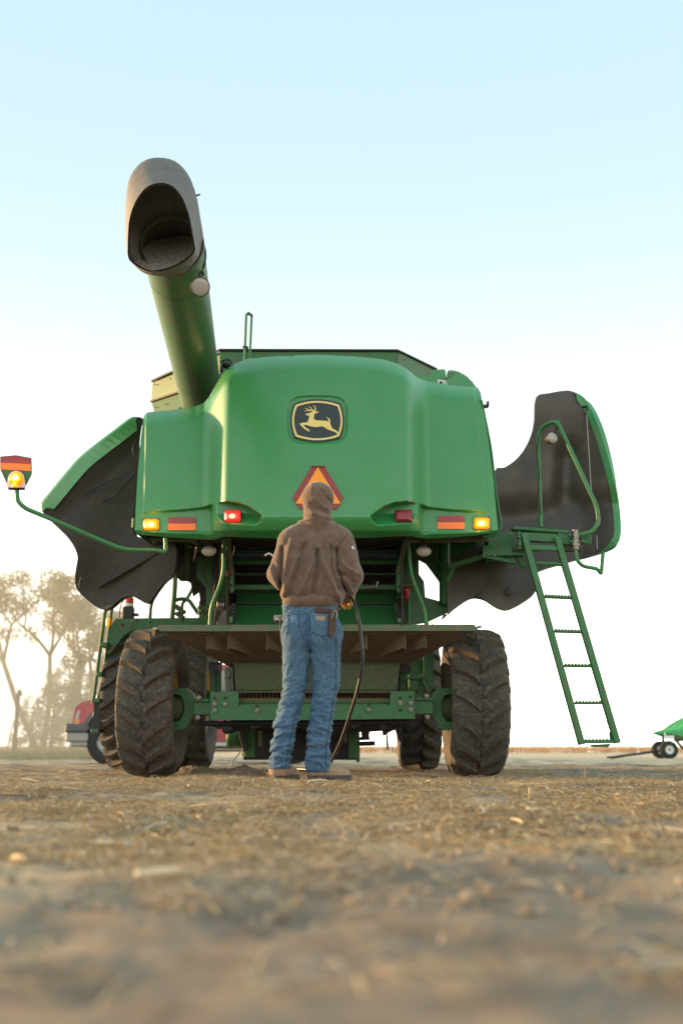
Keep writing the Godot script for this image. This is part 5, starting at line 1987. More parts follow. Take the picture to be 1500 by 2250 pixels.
	bone(b, [697, 1122, d + 0.10], [697, 1118, d + 0.11], 0.040, 0.036, 0.02)
	bone(b, [697, 1105, d + 0.135], [697, 1109, d + 0.15], 0.012, 0.014, 0.012)
	bone(b, [660, 1195, d], [730, 1195, d], 0.05, 0.05, 0.04)
	bone(b, [675, 1230, d], [710, 1310, d], 0.06, 0.06, 0.05)
	bone(b, [668, 1360, d], [705, 1362, d], 0.055, 0.055, 0.05)
	bone(b, [652, 1395, d], [649, 1500, d + 0.03], 0.065, 0.045, 0.03)
	bone(b, [649, 1500, d + 0.03], [614, 1680, d], 0.045, 0.032, 0.03)
	bone(b, [714, 1400, d], [716, 1500, d + 0.03], 0.068, 0.048, 0.03)
	bone(b, [716, 1500, d + 0.03], [696, 1680, d], 0.048, 0.035, 0.03)
	bone(b, [640, 1192, d], [610, 1260, d - 0.03], 0.030, 0.026, 0.03)
	bone(b, [610, 1260, d - 0.03], [640, 1288, d + 0.24], 0.026, 0.022, 0.03)
	bone(b, [750, 1192, d], [774, 1263, d - 0.03], 0.030, 0.026, 0.03)
	bone(b, [774, 1263, d - 0.03], [764, 1305, d + 0.16], 0.026, 0.022, 0.03)
	m = MB.new()
	b.mesh_into(m)
	part("body", m, M.skin, person)

	# boots
	for q in [[613.0, 1690.0, 655.0, 0.16, 589.0, 634.0], [695.0, 1694.0, 768.0, 0.07, 668.0, 716.0]]:
		var bf := Field.new(at(q[0], 1716, d) + Vector3(-0.12, -0.02, -0.34), at(q[0], 1660, d) + Vector3(0.30, 0.05, 0.16), 0.0075)
		var heel := at(q[0], 1712, d) + Vector3(-0.002, 0.02, -0.005)
		var toe := at(q[2] - 14.0, 1713, d) + Vector3(0, 0.008, -q[3] * 1.2)
		bf.add(heel + Vector3(0, 0.03, 0), heel + Vector3(0.0, 0.09, 0.0), 0.048, 0.040, 0.02)
		bf.add(heel + Vector3(0, 0.022, 0), toe + Vector3(0, 0.012, 0), 0.050, 0.046, 0.03)
		bf.add(heel + Vector3(0, 0.05, 0), heel.lerp(toe, 0.55) + Vector3(0, 0.03, 0), 0.054, 0.050, 0.03)
		bf.displace(func(p: Vector3) -> float: return 0.003 * nz.get_noise_3d(p.x * 22.0, p.y * 30.0, p.z * 22.0), 0.02)
		# flat below
		for z in bf.nz:
			for y in bf.ny:
				var yy: float = bf.o.y + y * bf.h
				for x in bf.nx:
					var ii: int = (z * bf.ny + y) * bf.nx + x
					bf.d[ii] = maxf(bf.d[ii], heel.y - 0.002 - yy)
		m = MB.new()
		bf.mesh_into(m)
		var boot := part("boot", m, M.tan, person, "tan leather work boot")
		# sole with a heel block
		m = MB.new()
		var dir := (toe - heel)
		dir.y = 0
		var len := dir.length()
		dir = dir.normalized()
		var sd := dir.cross(Vector3.UP)
		var outline := []
		for i in 20:
			var a := TAU * i / 20
			var s := cos(a)
			var w := 0.050 + 0.006 * sin((s + 1.0) * 2.4)
			outline.append(heel + dir * (len * 0.5 + s * (len * 0.5 + 0.058)) + sd * sin(a) * w * (1.0 - 0.25 * pow(absf(s), 6.0)))
		var top := []
		for p in outline:
			top.append(Vector3(p.x, heel.y + 0.002, p.z))
		m.prism(top, Vector3(0, -0.016, 0))
		var hb := []
		for i in 14:
			var a := TAU * i / 14
			hb.append(heel + dir * (0.0 + cos(a) * 0.052) + sd * sin(a) * 0.05 + Vector3(0, -0.012, 0))
		m.prism(hb, Vector3(0, -0.022, 0))
		var fb := []
		for i in 14:
			var a := TAU * i / 14
			fb.append(heel + dir * (len * 0.82 + cos(a) * (len * 0.26 + 0.04)) + sd * sin(a) * 0.05 + Vector3(0, -0.012, 0))
		m.prism(fb, Vector3(0, -0.018, 0))
		part("sole", m, M.sole, boot)

	# gloved hands: the right one closes on the hose, the left one on the rod
	glove(person, at(770, 1313, d + 0.17), Vector3(0.05, -0.6, -0.75).normalized(), Vector3(1, 0.1, 0.1).normalized(), 1.0)
	glove(person, at(634, 1282, d + 0.30), Vector3(0.5, 0.25, -0.8).normalized(), Vector3(-0.6, 0.7, -0.2).normalized(), -1.0)

	# things he carries
	var sheath := thing("knife_sheath", "dark brown leather tool sheath hanging on the belt of the jeans", "sheath", at(733, 1370, d - 0.12))
	m = MB.new()
	var sp := [[725, 1338], [741, 1340], [739, 1362], [737, 1388], [732, 1397], [725, 1398], [722, 1390], [724, 1362]]
	var w := []
	for p in sp:
		w.append(at(p[0], p[1], d - 0.15))
	m.prism(w, Vector3(-0.01, 0, -0.03))
	part("pouch", m, M.leather, sheath)
	m = MB.new()
	m.tube(curve(pts([[730, 1357], [733, 1346], [736, 1341], [738, 1345]], d - 0.158)), 0.0045, 8)
	m.tube(curve(pts([[739, 1342], [740, 1350], [738, 1360]], d - 0.158)), 0.004, 8)
	part("pliers", m, M.steel, sheath)
	m = MB.new()
	m.prism(pts([[738, 1337], [750, 1333], [746, 1341], [741, 1345]], d - 0.12), Vector3(0, 0, -0.01))
	part("flap", m, M.leather, sheath)

	var rod := MB.new()
	rod.tube(bent(pts([[582, 1221, d + 0.28], [590, 1215, d + 0.28], [602, 1222, d + 0.28], [636, 1284, d + 0.31]], d), 0.02), 0.0055, 8)
	single("metal_rod", rod, M.nickel, "thin shiny metal rod with a hooked tip beside the left sleeve", "rod", at(602, 1222, d + 0.28))

	var hose := MB.new()
	hose.tube(curve(pts([[762, 1308, d + 0.20], [770, 1314, d + 0.10], [777, 1323, d + 0.03], [785, 1345, d], [791, 1380, d], [795, 1420, d], [796, 1450, d + 0.01], [791, 1490, d + 0.04], [780, 1535, d + 0.1], [764, 1585, d + 0.2], [747, 1632, d + 0.3], [728, 1671, d + 0.42], [716, 1686, d + 0.5], [700, 1692, d + 0.6], [660, 1690, d + 0.8], [600, 1686, d + 1.1]], d), 8), 0.0105, 10)
	single("air_hose", hose, M.hose, "black rubber air hose hanging from the gloved hand to the ground", "hose", at(747, 1632, d + 0.3))
	var strap := MB.new()
	strap.tube(curve(pts([[618, 1352, d - 0.02], [616, 1372, d - 0.01], [619, 1395, d - 0.02], [622, 1412, d - 0.02]], d)), 0.005, 6)
	single("tool_lanyard", strap, M.black, "thin dark lanyard hanging at the left hip of the jeans", "lanyard", at(618, 1352, d - 0.02))


func glove(parent: Node3D, c: Vector3, fwd: Vector3, out: Vector3, side: float) -> void:
	var up := out.cross(fwd).normalized()
	out = fwd.cross(up).normalized()
	var f := Field.new(c - Vector3(0.13, 0.13, 0.13), c + Vector3(0.13, 0.13, 0.13), 0.0045)
	# palm
	f.add(c - fwd * 0.04, c + fwd * 0.03 + up * 0.018, 0.030, 0.024, 0.015)
	f.add(c - fwd * 0.04, c + fwd * 0.03 - up * 0.018, 0.030, 0.022, 0.015)
	f.add(c - fwd * 0.09, c - fwd * 0.04, 0.036, 0.030, 0.01)
	var curl := -out
	var lens := [0.034, 0.038, 0.036, 0.028]
	for i in 4:
		var root := c + fwd * 0.035 + up * (0.034 - 0.0225 * i)
		var a: Vector3 = root + (fwd * 0.85 + curl * 0.5) * lens[i]
		var b: Vector3 = a + (fwd * 0.05 + curl) * lens[i] * 0.8
		var e: Vector3 = b + (-fwd * 0.8 + curl * 0.45) * lens[i] * 0.65
		f.add(root - fwd * 0.02, a, 0.0115, 0.0105, 0.004)
		f.add(a, b, 0.0105, 0.0098, 0.004)
		f.add(b, e, 0.0098, 0.009, 0.004)
	var t0 := c - fwd * 0.02 + up * 0.03
	var t1 := t0 + (fwd * 0.5 + up * 0.55 + curl * 0.5) * 0.045
	var t2 := t1 + (fwd * 0.6 + curl * 0.7 - up * 0.2) * 0.035
	f.add(t0, t1, 0.015, 0.012, 0.008)
	f.add(t1, t2, 0.012, 0.010, 0.004)
	var m := MB.new()
	f.mesh_into(m)
	part("glove", m, M.glove, parent, "yellow leather work glove gripping the hose" if side > 0 else "leather work glove holding the rod")


# ---------- the place ----------
var gnoise := FastNoiseLite.new()


func ground_y(x: float, z: float) -> float:
	var near := sstep(-60.0, -18.0, z)
	var y := 0.045 * exp(-pow((z + 5.8) / 1.5, 2.0)) * exp(-pow((x + 0.3) / 3.0, 2.0))
	y += near * (0.030 * gnoise.get_noise_2d(x * 0.6, z * 0.9) + 0.016 * gnoise.get_noise_2d(x * 2.3 + 40.0, z * 3.0) + 0.009 * gnoise.get_noise_2d(x * 8.0, z * 8.0 + 70.0) + 0.004 * gnoise.get_noise_2d(x * 26.0, z * 26.0 + 170.0))
	# tracks pressed by the wheels
	for w in [[-1.79, -9.6, 0.32], [1.245, -9.6, 0.32]]:
		var q := exp(-pow((x - w[0]) / w[2], 4.0)) * exp(-pow((z - w[1]) / 0.5, 4.0))
		y = lerpf(y, -0.004, q)
	for w in [-2.66, -1.89, 0.97, 1.79]:
		var q := exp(-pow((x - w) / 0.32, 4.0)) * exp(-pow((z + 12.9) / 0.5, 4.0))
		y = lerpf(y, -0.004, q)
	return y


func build_ground() -> void:
	gnoise.seed = 21
	gnoise.frequency = 1.0
	gnoise.fractal_octaves = 3
	var xs := []
	var x := -6.0
	while x <= 6.01:
		xs.append(x)
		x += 0.05
	var step := 0.06
	x = 6.0
	while x < 1200.0:
		step *= 1.16
		x += step
		xs.append(x)
		xs.push_front(-x)
	var zs := [60.0, 30.0, 15.0, 8.0, 5.0, 3.0, 2.0, 1.5]
	var z := 1.2
	while z > -16.0:
		zs.append(z)
		z -= 0.05
	step = 0.06
	while z > -1200.0:
		step *= 1.12
		z -= step
		zs.append(z)
	var st := []
	var nn := []
	for j in zs.size():
		var row := PackedVector3Array()
		for i in xs.size():
			row.append(Vector3(xs[i], ground_y(xs[i], zs[j]), zs[j]))
		st.append(row)
	for j in zs.size():
		var row := PackedVector3Array()
		for i in xs.size():
			var a: Vector3 = st[j][mini(i + 1, xs.size() - 1)] - st[j][maxi(i - 1, 0)]
			var b: Vector3 = st[maxi(j - 1, 0)][i] - st[mini(j + 1, zs.size() - 1)][i]
			var q := b.cross(a).normalized()
			row.append(q if q.y > 0 else -q)
		nn.append(row)
	var v := PackedVector3Array()
	var n := PackedVector3Array()
	var idx := PackedInt32Array()
	for j in zs.size():
		v.append_array(st[j])
		n.append_array(nn[j])
	var w := xs.size()
	for j in zs.size() - 1:
		for i in w - 1:
			var a := j * w + i
			idx.append_array([a, a + w, a + 1, a + 1, a + w, a + w + 1])
	# the order that faces up
	var e := (v[idx[2]] - v[idx[0]]).cross(v[idx[1]] - v[idx[0]])
	if e.y < 0:
		for i in range(0, idx.size(), 3):
			var t := idx[i + 1]
			idx[i + 1] = idx[i + 2]
			idx[i + 2] = t
	var arr := []
	arr.resize(Mesh.ARRAY_MAX)
	arr[Mesh.ARRAY_VERTEX] = v
	arr[Mesh.ARRAY_NORMAL] = n
	arr[Mesh.ARRAY_INDEX] = idx
	var mesh := ArrayMesh.new()
	mesh.add_surface_from_arrays(Mesh.PRIMITIVE_TRIANGLES, arr)
	var o := MeshInstance3D.new()
	o.name = "ground"
	o.mesh = mesh
	o.material_override = M.soil
	add_child(o)
	o.set_meta("kind", "structure")
	o.set_meta("label", "bare brown field soil littered with straw")


func build_stubble() -> void:
	# pale stubble beyond the bare yard, with a ragged near edge
	var m := MB.new()
	var up := Vector3.UP
	var prev := []
	var x := -420.0
	while x <= 420.0:
		var edge := -17.0 - 0.02 * absf(x) + 1.6 * gnoise.get_noise_2d(x * 0.35, 3.0) + 0.5 * gnoise.get_noise_2d(x * 2.1, 9.0)
		var col := []
		for z in [edge, edge - 0.8, edge - 2.5, edge - 6.0, edge - 14.0, -45.0 - absf(x) * 0.02, -80.0, -160.0, -329.0]:
			col.append(Vector3(x, ground_y(x, z) + 0.006, z))
		if prev:
			for k in col.size() - 1:
				m.quads(prev[k], col[k], col[k + 1], prev[k + 1], up, up, up, up)
		prev = col
		x += 0.4 if absf(x) < 14.0 else 6.0
	var o := single("stubble_field", m, M.stubble, "", "", Vector3(0, 0, -100), "structure")
	o.set_meta("label", "pale cut stubble field beyond the bare yard")


func scatter(called: String, label: String, mesh: Mesh, spots: Array, mat: Material) -> void:
	var mm := MultiMesh.new()
	mm.transform_format = MultiMesh.TRANSFORM_3D
	mm.use_colors = true
	mm.mesh = mesh
	mm.instance_count = spots.size()
	for i in spots.size():
		mm.set_instance_transform(i, spots[i][0])
		mm.set_instance_color(i, spots[i][1])
	var o := MultiMeshInstance3D.new()
	o.name = called
	o.multimesh = mm
	o.material_override = mat
	add_child(o)
	o.set_meta("kind", "stuff")
	o.set_meta("label", label)
	o.set_meta("category", called.replace("_", " "))


func strip_mesh(length: float, width: float, arch: float, cup: float) -> ArrayMesh:
	var m := MB.new()
	var prev := []
	for i in 6:
		var t := i / 5.0
		var p := Vector3((t - 0.5) * length, arch * sin(t * PI), 0)
		var w := width * (0.35 + 0.65 * sin(clampf(t * 0.9 + 0.12, 0, 1) * PI))
		var ring := [p + Vector3(0, cup, -w), p, p + Vector3(0, cup, w)]
		if prev:
			for j in 2:
				m.quad(prev[j], ring[j], ring[j + 1], prev[j + 1])
		prev = ring
	return m.mesh(Vector3.ZERO)


func build_litter() -> void:
	rng.seed = 77
	var cover := FastNoiseLite.new()
	cover.seed = 9
	cover.frequency = 1.0
	cover.fractal_octaves = 3
	var tints := [lin(0.60, 0.45, 0.23), lin(0.72, 0.56, 0.32), lin(0.50, 0.35, 0.17), lin(0.38, 0.28, 0.16), lin(0.66, 0.55, 0.37), lin(0.44, 0.39, 0.30)]
	var sets := [[], [], []]
	var want := [120000, 1200, 300]
	for k in 3:
		while sets[k].size() < want[k]:
			# even over the picture rather than over the land: nearer ground gets as many pieces per glance
			var dist := 1.0 * pow(18.0, pow(rng.randf(), 0.62))
			var x := (rng.randf() - 0.5) * (dist * 0.95 + 1.2)
			var z := -dist
			var c := cover.get_noise_2d(x * 0.9, z * 0.7) + 0.5 * cover.get_noise_2d(x * 3.0, z * 2.4)
			var band := exp(-pow((dist - 5.2) / 2.6, 2.0))
			if rng.randf() > clampf((0.18 + c * 1.5 + band * 0.7) * sstep(1.2, 3.6, dist) + 0.07 + c * 0.25, 0.02, 1.0):
				continue
			var s := rng.randf_range(0.5, 1.25)
			var b := Basis.from_euler(Vector3(rng.randf_range(-0.22, 0.22), rng.randf() * TAU, rng.randf_range(-0.16, 0.16)))
			if k == 0 and rng.randf() < 0.07:
				b = Basis.from_euler(Vector3(rng.randf_range(-0.3, 0.3), rng.randf() * TAU, rng.randf_range(0.3, 1.1)))
			b = b * Basis.from_scale(Vector3(s, s, s))
			var tint: Color = tints[rng.randi() % tints.size()] * rng.randf_range(0.75, 1.15)
			sets[k].append([Transform3D(b, Vector3(x, ground_y(x, z) + rng.randf_range(0.002, 0.012), z)), tint])
	scatter("straw_litter", "short bits of dry straw strewn over the soil", strip_mesh(0.066, 0.0016, 0.007, 0.0008), sets[0], M.straw)
	scatter("husk_litter", "curled dry corn husks lying on the soil", strip_mesh(0.08, 0.0036, 0.014, 0.002), sets[1], M.straw)
	var st := MB.new()
	st.tube([Vector3(-0.05, 0.005, 0), Vector3(0, 0.007, 0.003), Vector3(0.05, 0.005, 0)], [0.005, 0.006, 0.005], 7)
	scatter("stalk_litter", "broken pieces of dry corn stalk on the soil", st.mesh(Vector3.ZERO), sets[2], M.straw)
	# clods
	var clods := []
	while clods.size() < 4500:
		var dist := 1.5 * pow(15.0 / 1.5, rng.randf())
		var x := (rng.randf() - 0.5) * (dist * 0.95 + 1.2)
		var s := 0.003 + 0.012 * pow(rng.randf(), 3.0)
		var q := rng.randf_range(0.6, 1.1)
		clods.append([Transform3D(Basis.from_euler(Vector3(rng.randf() * TAU, rng.randf() * TAU, 0)) * Basis.from_scale(Vector3(s, s * rng.randf_range(0.5, 0.9), s)), Vector3(x, ground_y(x, -dist) + s * 0.2, -dist)), lin(0.33 * q, 0.26 * q, 0.185 * q)])
	var cm := MB.new()
	var cn := FastNoiseLite.new()
	cn.frequency = 1.1
	var ico := []
	for i in 6:
		for j in 9:
			pass
	for i in 6:
		for j in 9:
			var f := []
			for q in [[0, 0], [1, 0], [1, 1], [0, 1]]:
				var la: float = PI * (i + q[0]) / 6.0 - PI / 2
				var lo: float = TAU * ((j + q[1]) % 9) / 9.0
				var p := Vector3(cos(la) * cos(lo), sin(la), cos(la) * sin(lo))
				f.append(p * (1.0 + 0.5 * cn.get_noise_3dv(p * 1.6)))
			cm.quad(f[0], f[1], f[2], f[3])
	scatter("soil_clods", "small crumbs and clods of brown soil", cm.mesh(Vector3.ZERO), clods, M.clod)
	# stubs that still stand
	var labels := ["short upright corn stub on the open ground right of the rear tyre", "blurred upright corn stub in front of the right rear tyre"]
	var si := 0
	for s in [[1284, 1729, 8.2, 0.11], [1163, 1762, 4.6, 0.07]]:
		var m := MB.new()
		var p := at(s[0], s[1], s[2])
		p.y = ground_y(p.x, p.z) - 0.01
		m.tube([p, p + Vector3(0.006, s[3], 0)], [0.009, 0.0075], 8)
		for k in 2:
			m.quad(p + Vector3(0, s[3] * 0.5, 0), p + Vector3(0.03 * (k * 2 - 1), s[3] * 0.75, 0.01), p + Vector3(0.035 * (k * 2 - 1), s[3] * 0.7, 0.02), p + Vector3(0, s[3] * 0.4, 0.005))
		single("corn_stub", m, M.stub, labels[si], "plant stub", p)
		si += 1


func heap(called: String, label: String, c: Vector3, rx: float, rz: float, h: float, seed_: int) -> void:
	var m := MB.new()
	var n := FastNoiseLite.new()
	n.seed = seed_
	n.frequency = 1.0
	n.fractal_octaves = 4
	var g := 30
	var ys := []
	for j in g + 1:
		var row := []
		for i in g + 1:
			var u := (i / float(g) - 0.5) * 2.0
			var w := (j / float(g) - 0.5) * 2.0
			var q := clampf(1.0 - (u * u + w * w), 0.0, 1.0)
			var p := Vector3(c.x + u * rx, 0, c.z + w * rz)
			p.y = c.y - 0.02 + h * pow(q, 1.1) * (1.0 + 0.35 * n.get_noise_2d(u * 2.0, w * 2.0)) + 0.02 * n.get_noise_2d(p.x * 14.0, p.z * 14.0) * q
			row.append(p)
		ys.append(row)
	var nrm := func(i: int, j: int) -> Vector3:
		var a: Vector3 = ys[j][mini(i + 1, g)] - ys[j][maxi(i - 1, 0)]
		var b: Vector3 = ys[mini(j + 1, g)][i] - ys[maxi(j - 1, 0)][i]
		var q := b.cross(a).normalized()
		return q if q.y > 0 else -q
	for j in g:
		for i in g:
			m.quads(ys[j][i], ys[j][i + 1], ys[j + 1][i + 1], ys[j + 1][i], nrm.call(i, j), nrm.call(i + 1, j), nrm.call(i + 1, j + 1), nrm.call(i, j + 1))
	single(called, m, M.heap, label, "soil heap", c)


func leaf_crown(m: MB, c: Vector3, r: Vector3, count: int, size: float, tint: Color, hollow: float) -> void:
	for i in count:
		var q := Vector3(rng.randfn(), rng.randfn(), rng.randfn()).normalized() * pow(rng.randf(), 0.5)
		if q.length() < hollow and rng.randf() < 0.6:
			continue
		var p := c + q * r
		var a := Vector3(rng.randfn(), rng.randfn(), rng.randfn()).normalized()
		var b := a.cross(Vector3(rng.randfn(), rng.randfn(), rng.randfn())).normalized()
		var s := size * rng.randf_range(0.6, 1.3)
		m.col = tint * rng.randf_range(0.7, 1.3)
		m.tri(p - a * s, p + b * s * 0.5, p + a * s)
		m.tri(p - a * s, p + a * s, p - b * s * 0.5)


func limb(m: MB, tips: Array, p: Vector3, dir: Vector3, length: float, r: float, depth: int) -> void:
	var path := [p]
	var rad := [r]
	var q := p
	var d := dir
	for i in 4:
		d = (d + Vector3(rng.randfn(), rng.randfn() * 0.5 + 0.25, rng.randfn()) * 0.16).normalized()
		q += d * length / 4.0
		path.append(q)
		rad.append(lerpf(r, r * 0.6, (i + 1) / 4.0))
	m.tube(path, rad, 7, false)
	if depth == 0:
		tips.append(q)
		return
	tips.append(path[3])
	for i in (2 if depth > 1 else 3):
		var side := Vector3(rng.randfn(), rng.randf() * 0.6, rng.randfn()).normalized()
		limb(m, tips, q if i < 2 else path[2], (d + side * 0.75).normalized(), length * rng.randf_range(0.6, 0.8), r * 0.55, depth - 1)


func tree(label: String, base: Vector3, height: float, spread: float, density: int, tint: Color, trunks: int, seed_: int, low := 0.45) -> void:
	rng.seed = seed_
	var t := thing("tree", label, "tree", base, "trees in the dusty haze")
	var m := MB.new()
	var tips := []
	for k in trunks:
		var lean := Vector3(rng.randfn() * 0.12 + (k - (trunks - 1) * 0.5) * 0.25, 1, rng.randfn() * 0.1).normalized()
		var r := height * 0.014
		var top := base + lean * height * low
		m.tube([base + Vector3(k * 0.25, -0.1, 0), base.lerp(top, 0.5) + Vector3(k * 0.25 + rng.randfn() * 0.1, 0, 0), top + Vector3(k * 0.25, 0, 0)], [r * 1.25, r, r * 0.8], 9, false)
		for i in 3:
			var side := Vector3(rng.randfn(), rng.randf() * 0.3, rng.randfn()).normalized()
			limb(m, tips, top + Vector3(k * 0.25, 0, 0), (lean + side * 0.6).normalized(), height * (1.0 - low) * 0.42, r * 0.7, 2)
	part("trunk", m, M.bark, t)
	m = MB.new()
	m.colored = true
	for p in tips:
		var q: Vector3 = base + (p - base) * Vector3(spread, 1, spread)
		leaf_crown(m, p.lerp(q, 0.3), Vector3(0.75, 0.55, 0.75) * height * 0.10, density, height * 0.0085, tint, 0.2)
	part("crown", m, M.leaf, t)


func bush(label: String, base: Vector3, height: float, width: float, count: int, tint: Color, seed_: int) -> void:
	rng.seed = seed_
	var t := thing("evergreen_tree", label, "tree", base, "bushy evergreens in the dusty haze")
	var m := MB.new()
	m.tube([base + Vector3(0, -0.1, 0), base + Vector3(0.05, height * 0.8, 0)], [height * 0.03, height * 0.008], 8)
	for i in 14:
		var y := height * (0.15 + 0.6 * rng.randf())
		var a := rng.randf() * TAU
		m.tube([base + Vector3(0, y, 0), base + Vector3(cos(a) * width * 0.35, y + height * 0.08, sin(a) * width * 0.35)], [height * 0.01, height * 0.004], 5, false)
	part("trunk", m, M.bark, t)
	m = MB.new()
	m.colored = true
	for i in 46:
		var y := rng.randf()
		var a := rng.randf() * TAU
		var w := width * 0.62 * pow(1.0 - y, 0.6) * (0.3 + 0.7 * rng.randf())
		leaf_crown(m, base + Vector3(cos(a) * w, 0.1 + y * height * 0.95, sin(a) * w), Vector3(0.3, 0.4, 0.3) * height * 0.22, count, height * 0.012, tint, 0.0)
	part("crown", m, M.leaf, t)


func build_trees() -> void:
	var dry := lin(0.24, 0.19, 0.075)
	var olive := lin(0.13, 0.125, 0.055)
	tree("tall pale two-trunked tree at the left edge, its crown highest of the trees", at(84, 1648, 52.0), 9.6, 1.15, 200, dry, 2, 101, 0.5)
	tree("slender tree with an open crown between the tall tree and the combine door", at(165, 1648, 56.0), 8.9, 0.8, 170, dry, 1, 207, 0.55)
	tree("flat-crowned tree half hidden by the combine's left door", at(214, 1648, 50.0), 7.2, 1.2, 170, olive, 1, 311, 0.6)
	tree("faint far tree seen above the front platform through the railing", at(330, 1648, 75.0), 10.5, 1.1, 60, dry, 1, 419, 0.4)
	bush("dense dark evergreen right of the pale trunks, behind the pickup's nose", at(158, 1650, 46.0), 5.0, 3.6, 150, olive, 503)
	bush("broad evergreen directly behind the red pickup", at(212, 1650, 44.0), 5.4, 4.4, 170, olive, 607)
	bush("low evergreen beside the leaning post", at(66, 1650, 46.0), 2.6, 2.0, 110, olive, 709)
	bush("scruffy evergreen in front of the pale trunks", at(112, 1650, 48.0), 4.0, 2.6, 120, olive, 811)
	bush("pale evergreen behind the ladder of the front platform", at(262, 1650, 50.0), 6.0, 4.4, 120, olive, 907)
	# dry grass along the edge of the trees
	rng.seed = 1201
	var blades := []
	for i in 4500:
		var z := -30.0 - 16.0 * rng.randf()
		var x := z * -1.0 * rng.randf_range(-0.36, -0.16)
		var s := rng.randf_range(0.4, 1.0)
		var q := rng.randf_range(0.8, 1.2)
		blades.append([Transform3D(Basis.from_euler(Vector3(rng.randf_range(-0.3, 0.3), rng.randf() * TAU, rng.randf_range(-0.3, 0.3))).scaled(Vector3(s, s, s)), Vector3(x, -0.02, z)), lin(0.36 * q, 0.28 * q, 0.15 * q)])
	var gm := MB.new()
	for k in 3:
		var a := TAU * k / 3.0
		var u := Vector3(cos(a), 0, sin(a))
		gm.tri(u * 0.02, u * -0.02, u * 0.14 + Vector3(0, 0.4, 0))
	scatter("dry_grass", "tall dry grass along the foot of the trees", gm.mesh(Vector3.ZERO), blades, M.straw)
	# leaning brace post with its wire
	var pb := at(33, 1640, 38.0)
	pb.y = 0.0
	var t := thing("leaning_post", "weathered wooden post leaning at the far left edge", "post", pb)
	var m := MB.new()
	m.tube([pb + Vector3(0, -0.1, 0), at(41, 1524, 38.0)], [0.09, 0.075], 12)
	part("pole", m, M.bark, t)
	m = MB.new()
	m.prism(pts([[38, 1524], [40, 1515], [44, 1515], [47, 1528], [44, 1529]], 37.9), Vector3(0, 0, -0.2))
	part("cap", m, M.bark, t)
	m = MB.new()
	m.tube([at(30, 1585, 38.0), Vector3(at(14, 1640, 38.0).x, 0.0, -38.0)], 0.018, 6)
	part("stay", m, M.bark, t)


func build_corn() -> void:
	rng.seed = 31
	var m := MB.new()
	for k in 3:
		var a := TAU * k / 3.0 + 0.3
		var u := Vector3(cos(a), 0, sin(a))
		m.quad(u * -0.05, u * 0.05, u * 0.03 + Vector3(0, 2.1, 0), u * -0.03 + Vector3(0, 2.1, 0))
		for j in 4:
			var y := 0.5 + j * 0.42
			m.tri(Vector3(0, y, 0), u * (0.42 if j % 2 else -0.42) + Vector3(0, y + 0.12 - 0.1 * k, 0), Vector3(0, y + 0.16, 0) + u * 0.05)
	var spots := []
	for row in 5:
		var x := -170.0
		while x < 260.0:
			var s := rng.randf_range(0.85, 1.15)
			var q := rng.randf_range(0.8, 1.15)
			spots.append([Transform3D(Basis(Vector3.UP, rng.randf() * TAU).scaled(Vector3(1.5, s, 1.5)), Vector3(x, 0, -330.0 - row * 1.6 + rng.randf())), lin(0.78 * q, 0.50 * q, 0.24 * q)])
			x += rng.randf_range(0.35, 0.65)
	scatter("corn_field", "band of dry standing corn along the horizon", m.mesh(Vector3.ZERO), spots, M.straw)


func round_wheel(parent: Node3D, c: Vector3, r: float, w: float, rim_mat: Material, hub_r: float) -> void:
	var o := Node3D.new()
	o.name = "wheel"
	parent.add_child(o, true)
	var bas := Basis(Vector3.RIGHT, Vector3.BACK, Vector3.DOWN)
	var m := MB.new()
	m.lathe(c, bas, [[hub_r, -w * 0.45], [hub_r * 1.1, -w * 0.5], [r * 0.92, -w * 0.48], [r, -w * 0.3], [r, w * 0.3], [r * 0.92, w * 0.48], [hub_r * 1.1, w * 0.5], [hub_r, w * 0.45]], 40)
	part("tyre", m, M.tyre, o)
	m = MB.new()
	m.lathe(c, bas, [[hub_r, w * 0.46], [hub_r * 0.92, w * 0.40], [hub_r * 0.9, w * 0.2], [hub_r * 0.55, w * 0.24], [hub_r * 0.3, w * 0.30], [0.0, w * 0.30]], 32)
	m.lathe(c, bas, [[hub_r, -w * 0.46], [hub_r * 0.9, -w * 0.2], [0.0, -w * 0.2]], 32)
	part("rim", m, rim_mat, o)
	m = MB.new()
	m.lathe(c, bas, [[hub_r * 0.22, w * 0.28], [hub_r * 0.22, w * 0.42], [hub_r * 0.16, w * 0.46], [0.0, w * 0.46]], 16)
	for i in 6:
		var a := TAU * i / 6.0
		m.ball(c + Vector3(cos(a), sin(a), 0) * hub_r * 0.55 + Vector3(0, 0, w * 0.25), Vector3.ONE * hub_r * 0.06, Basis.IDENTITY, 8, 5)
	part("hub", m, M.black, o)


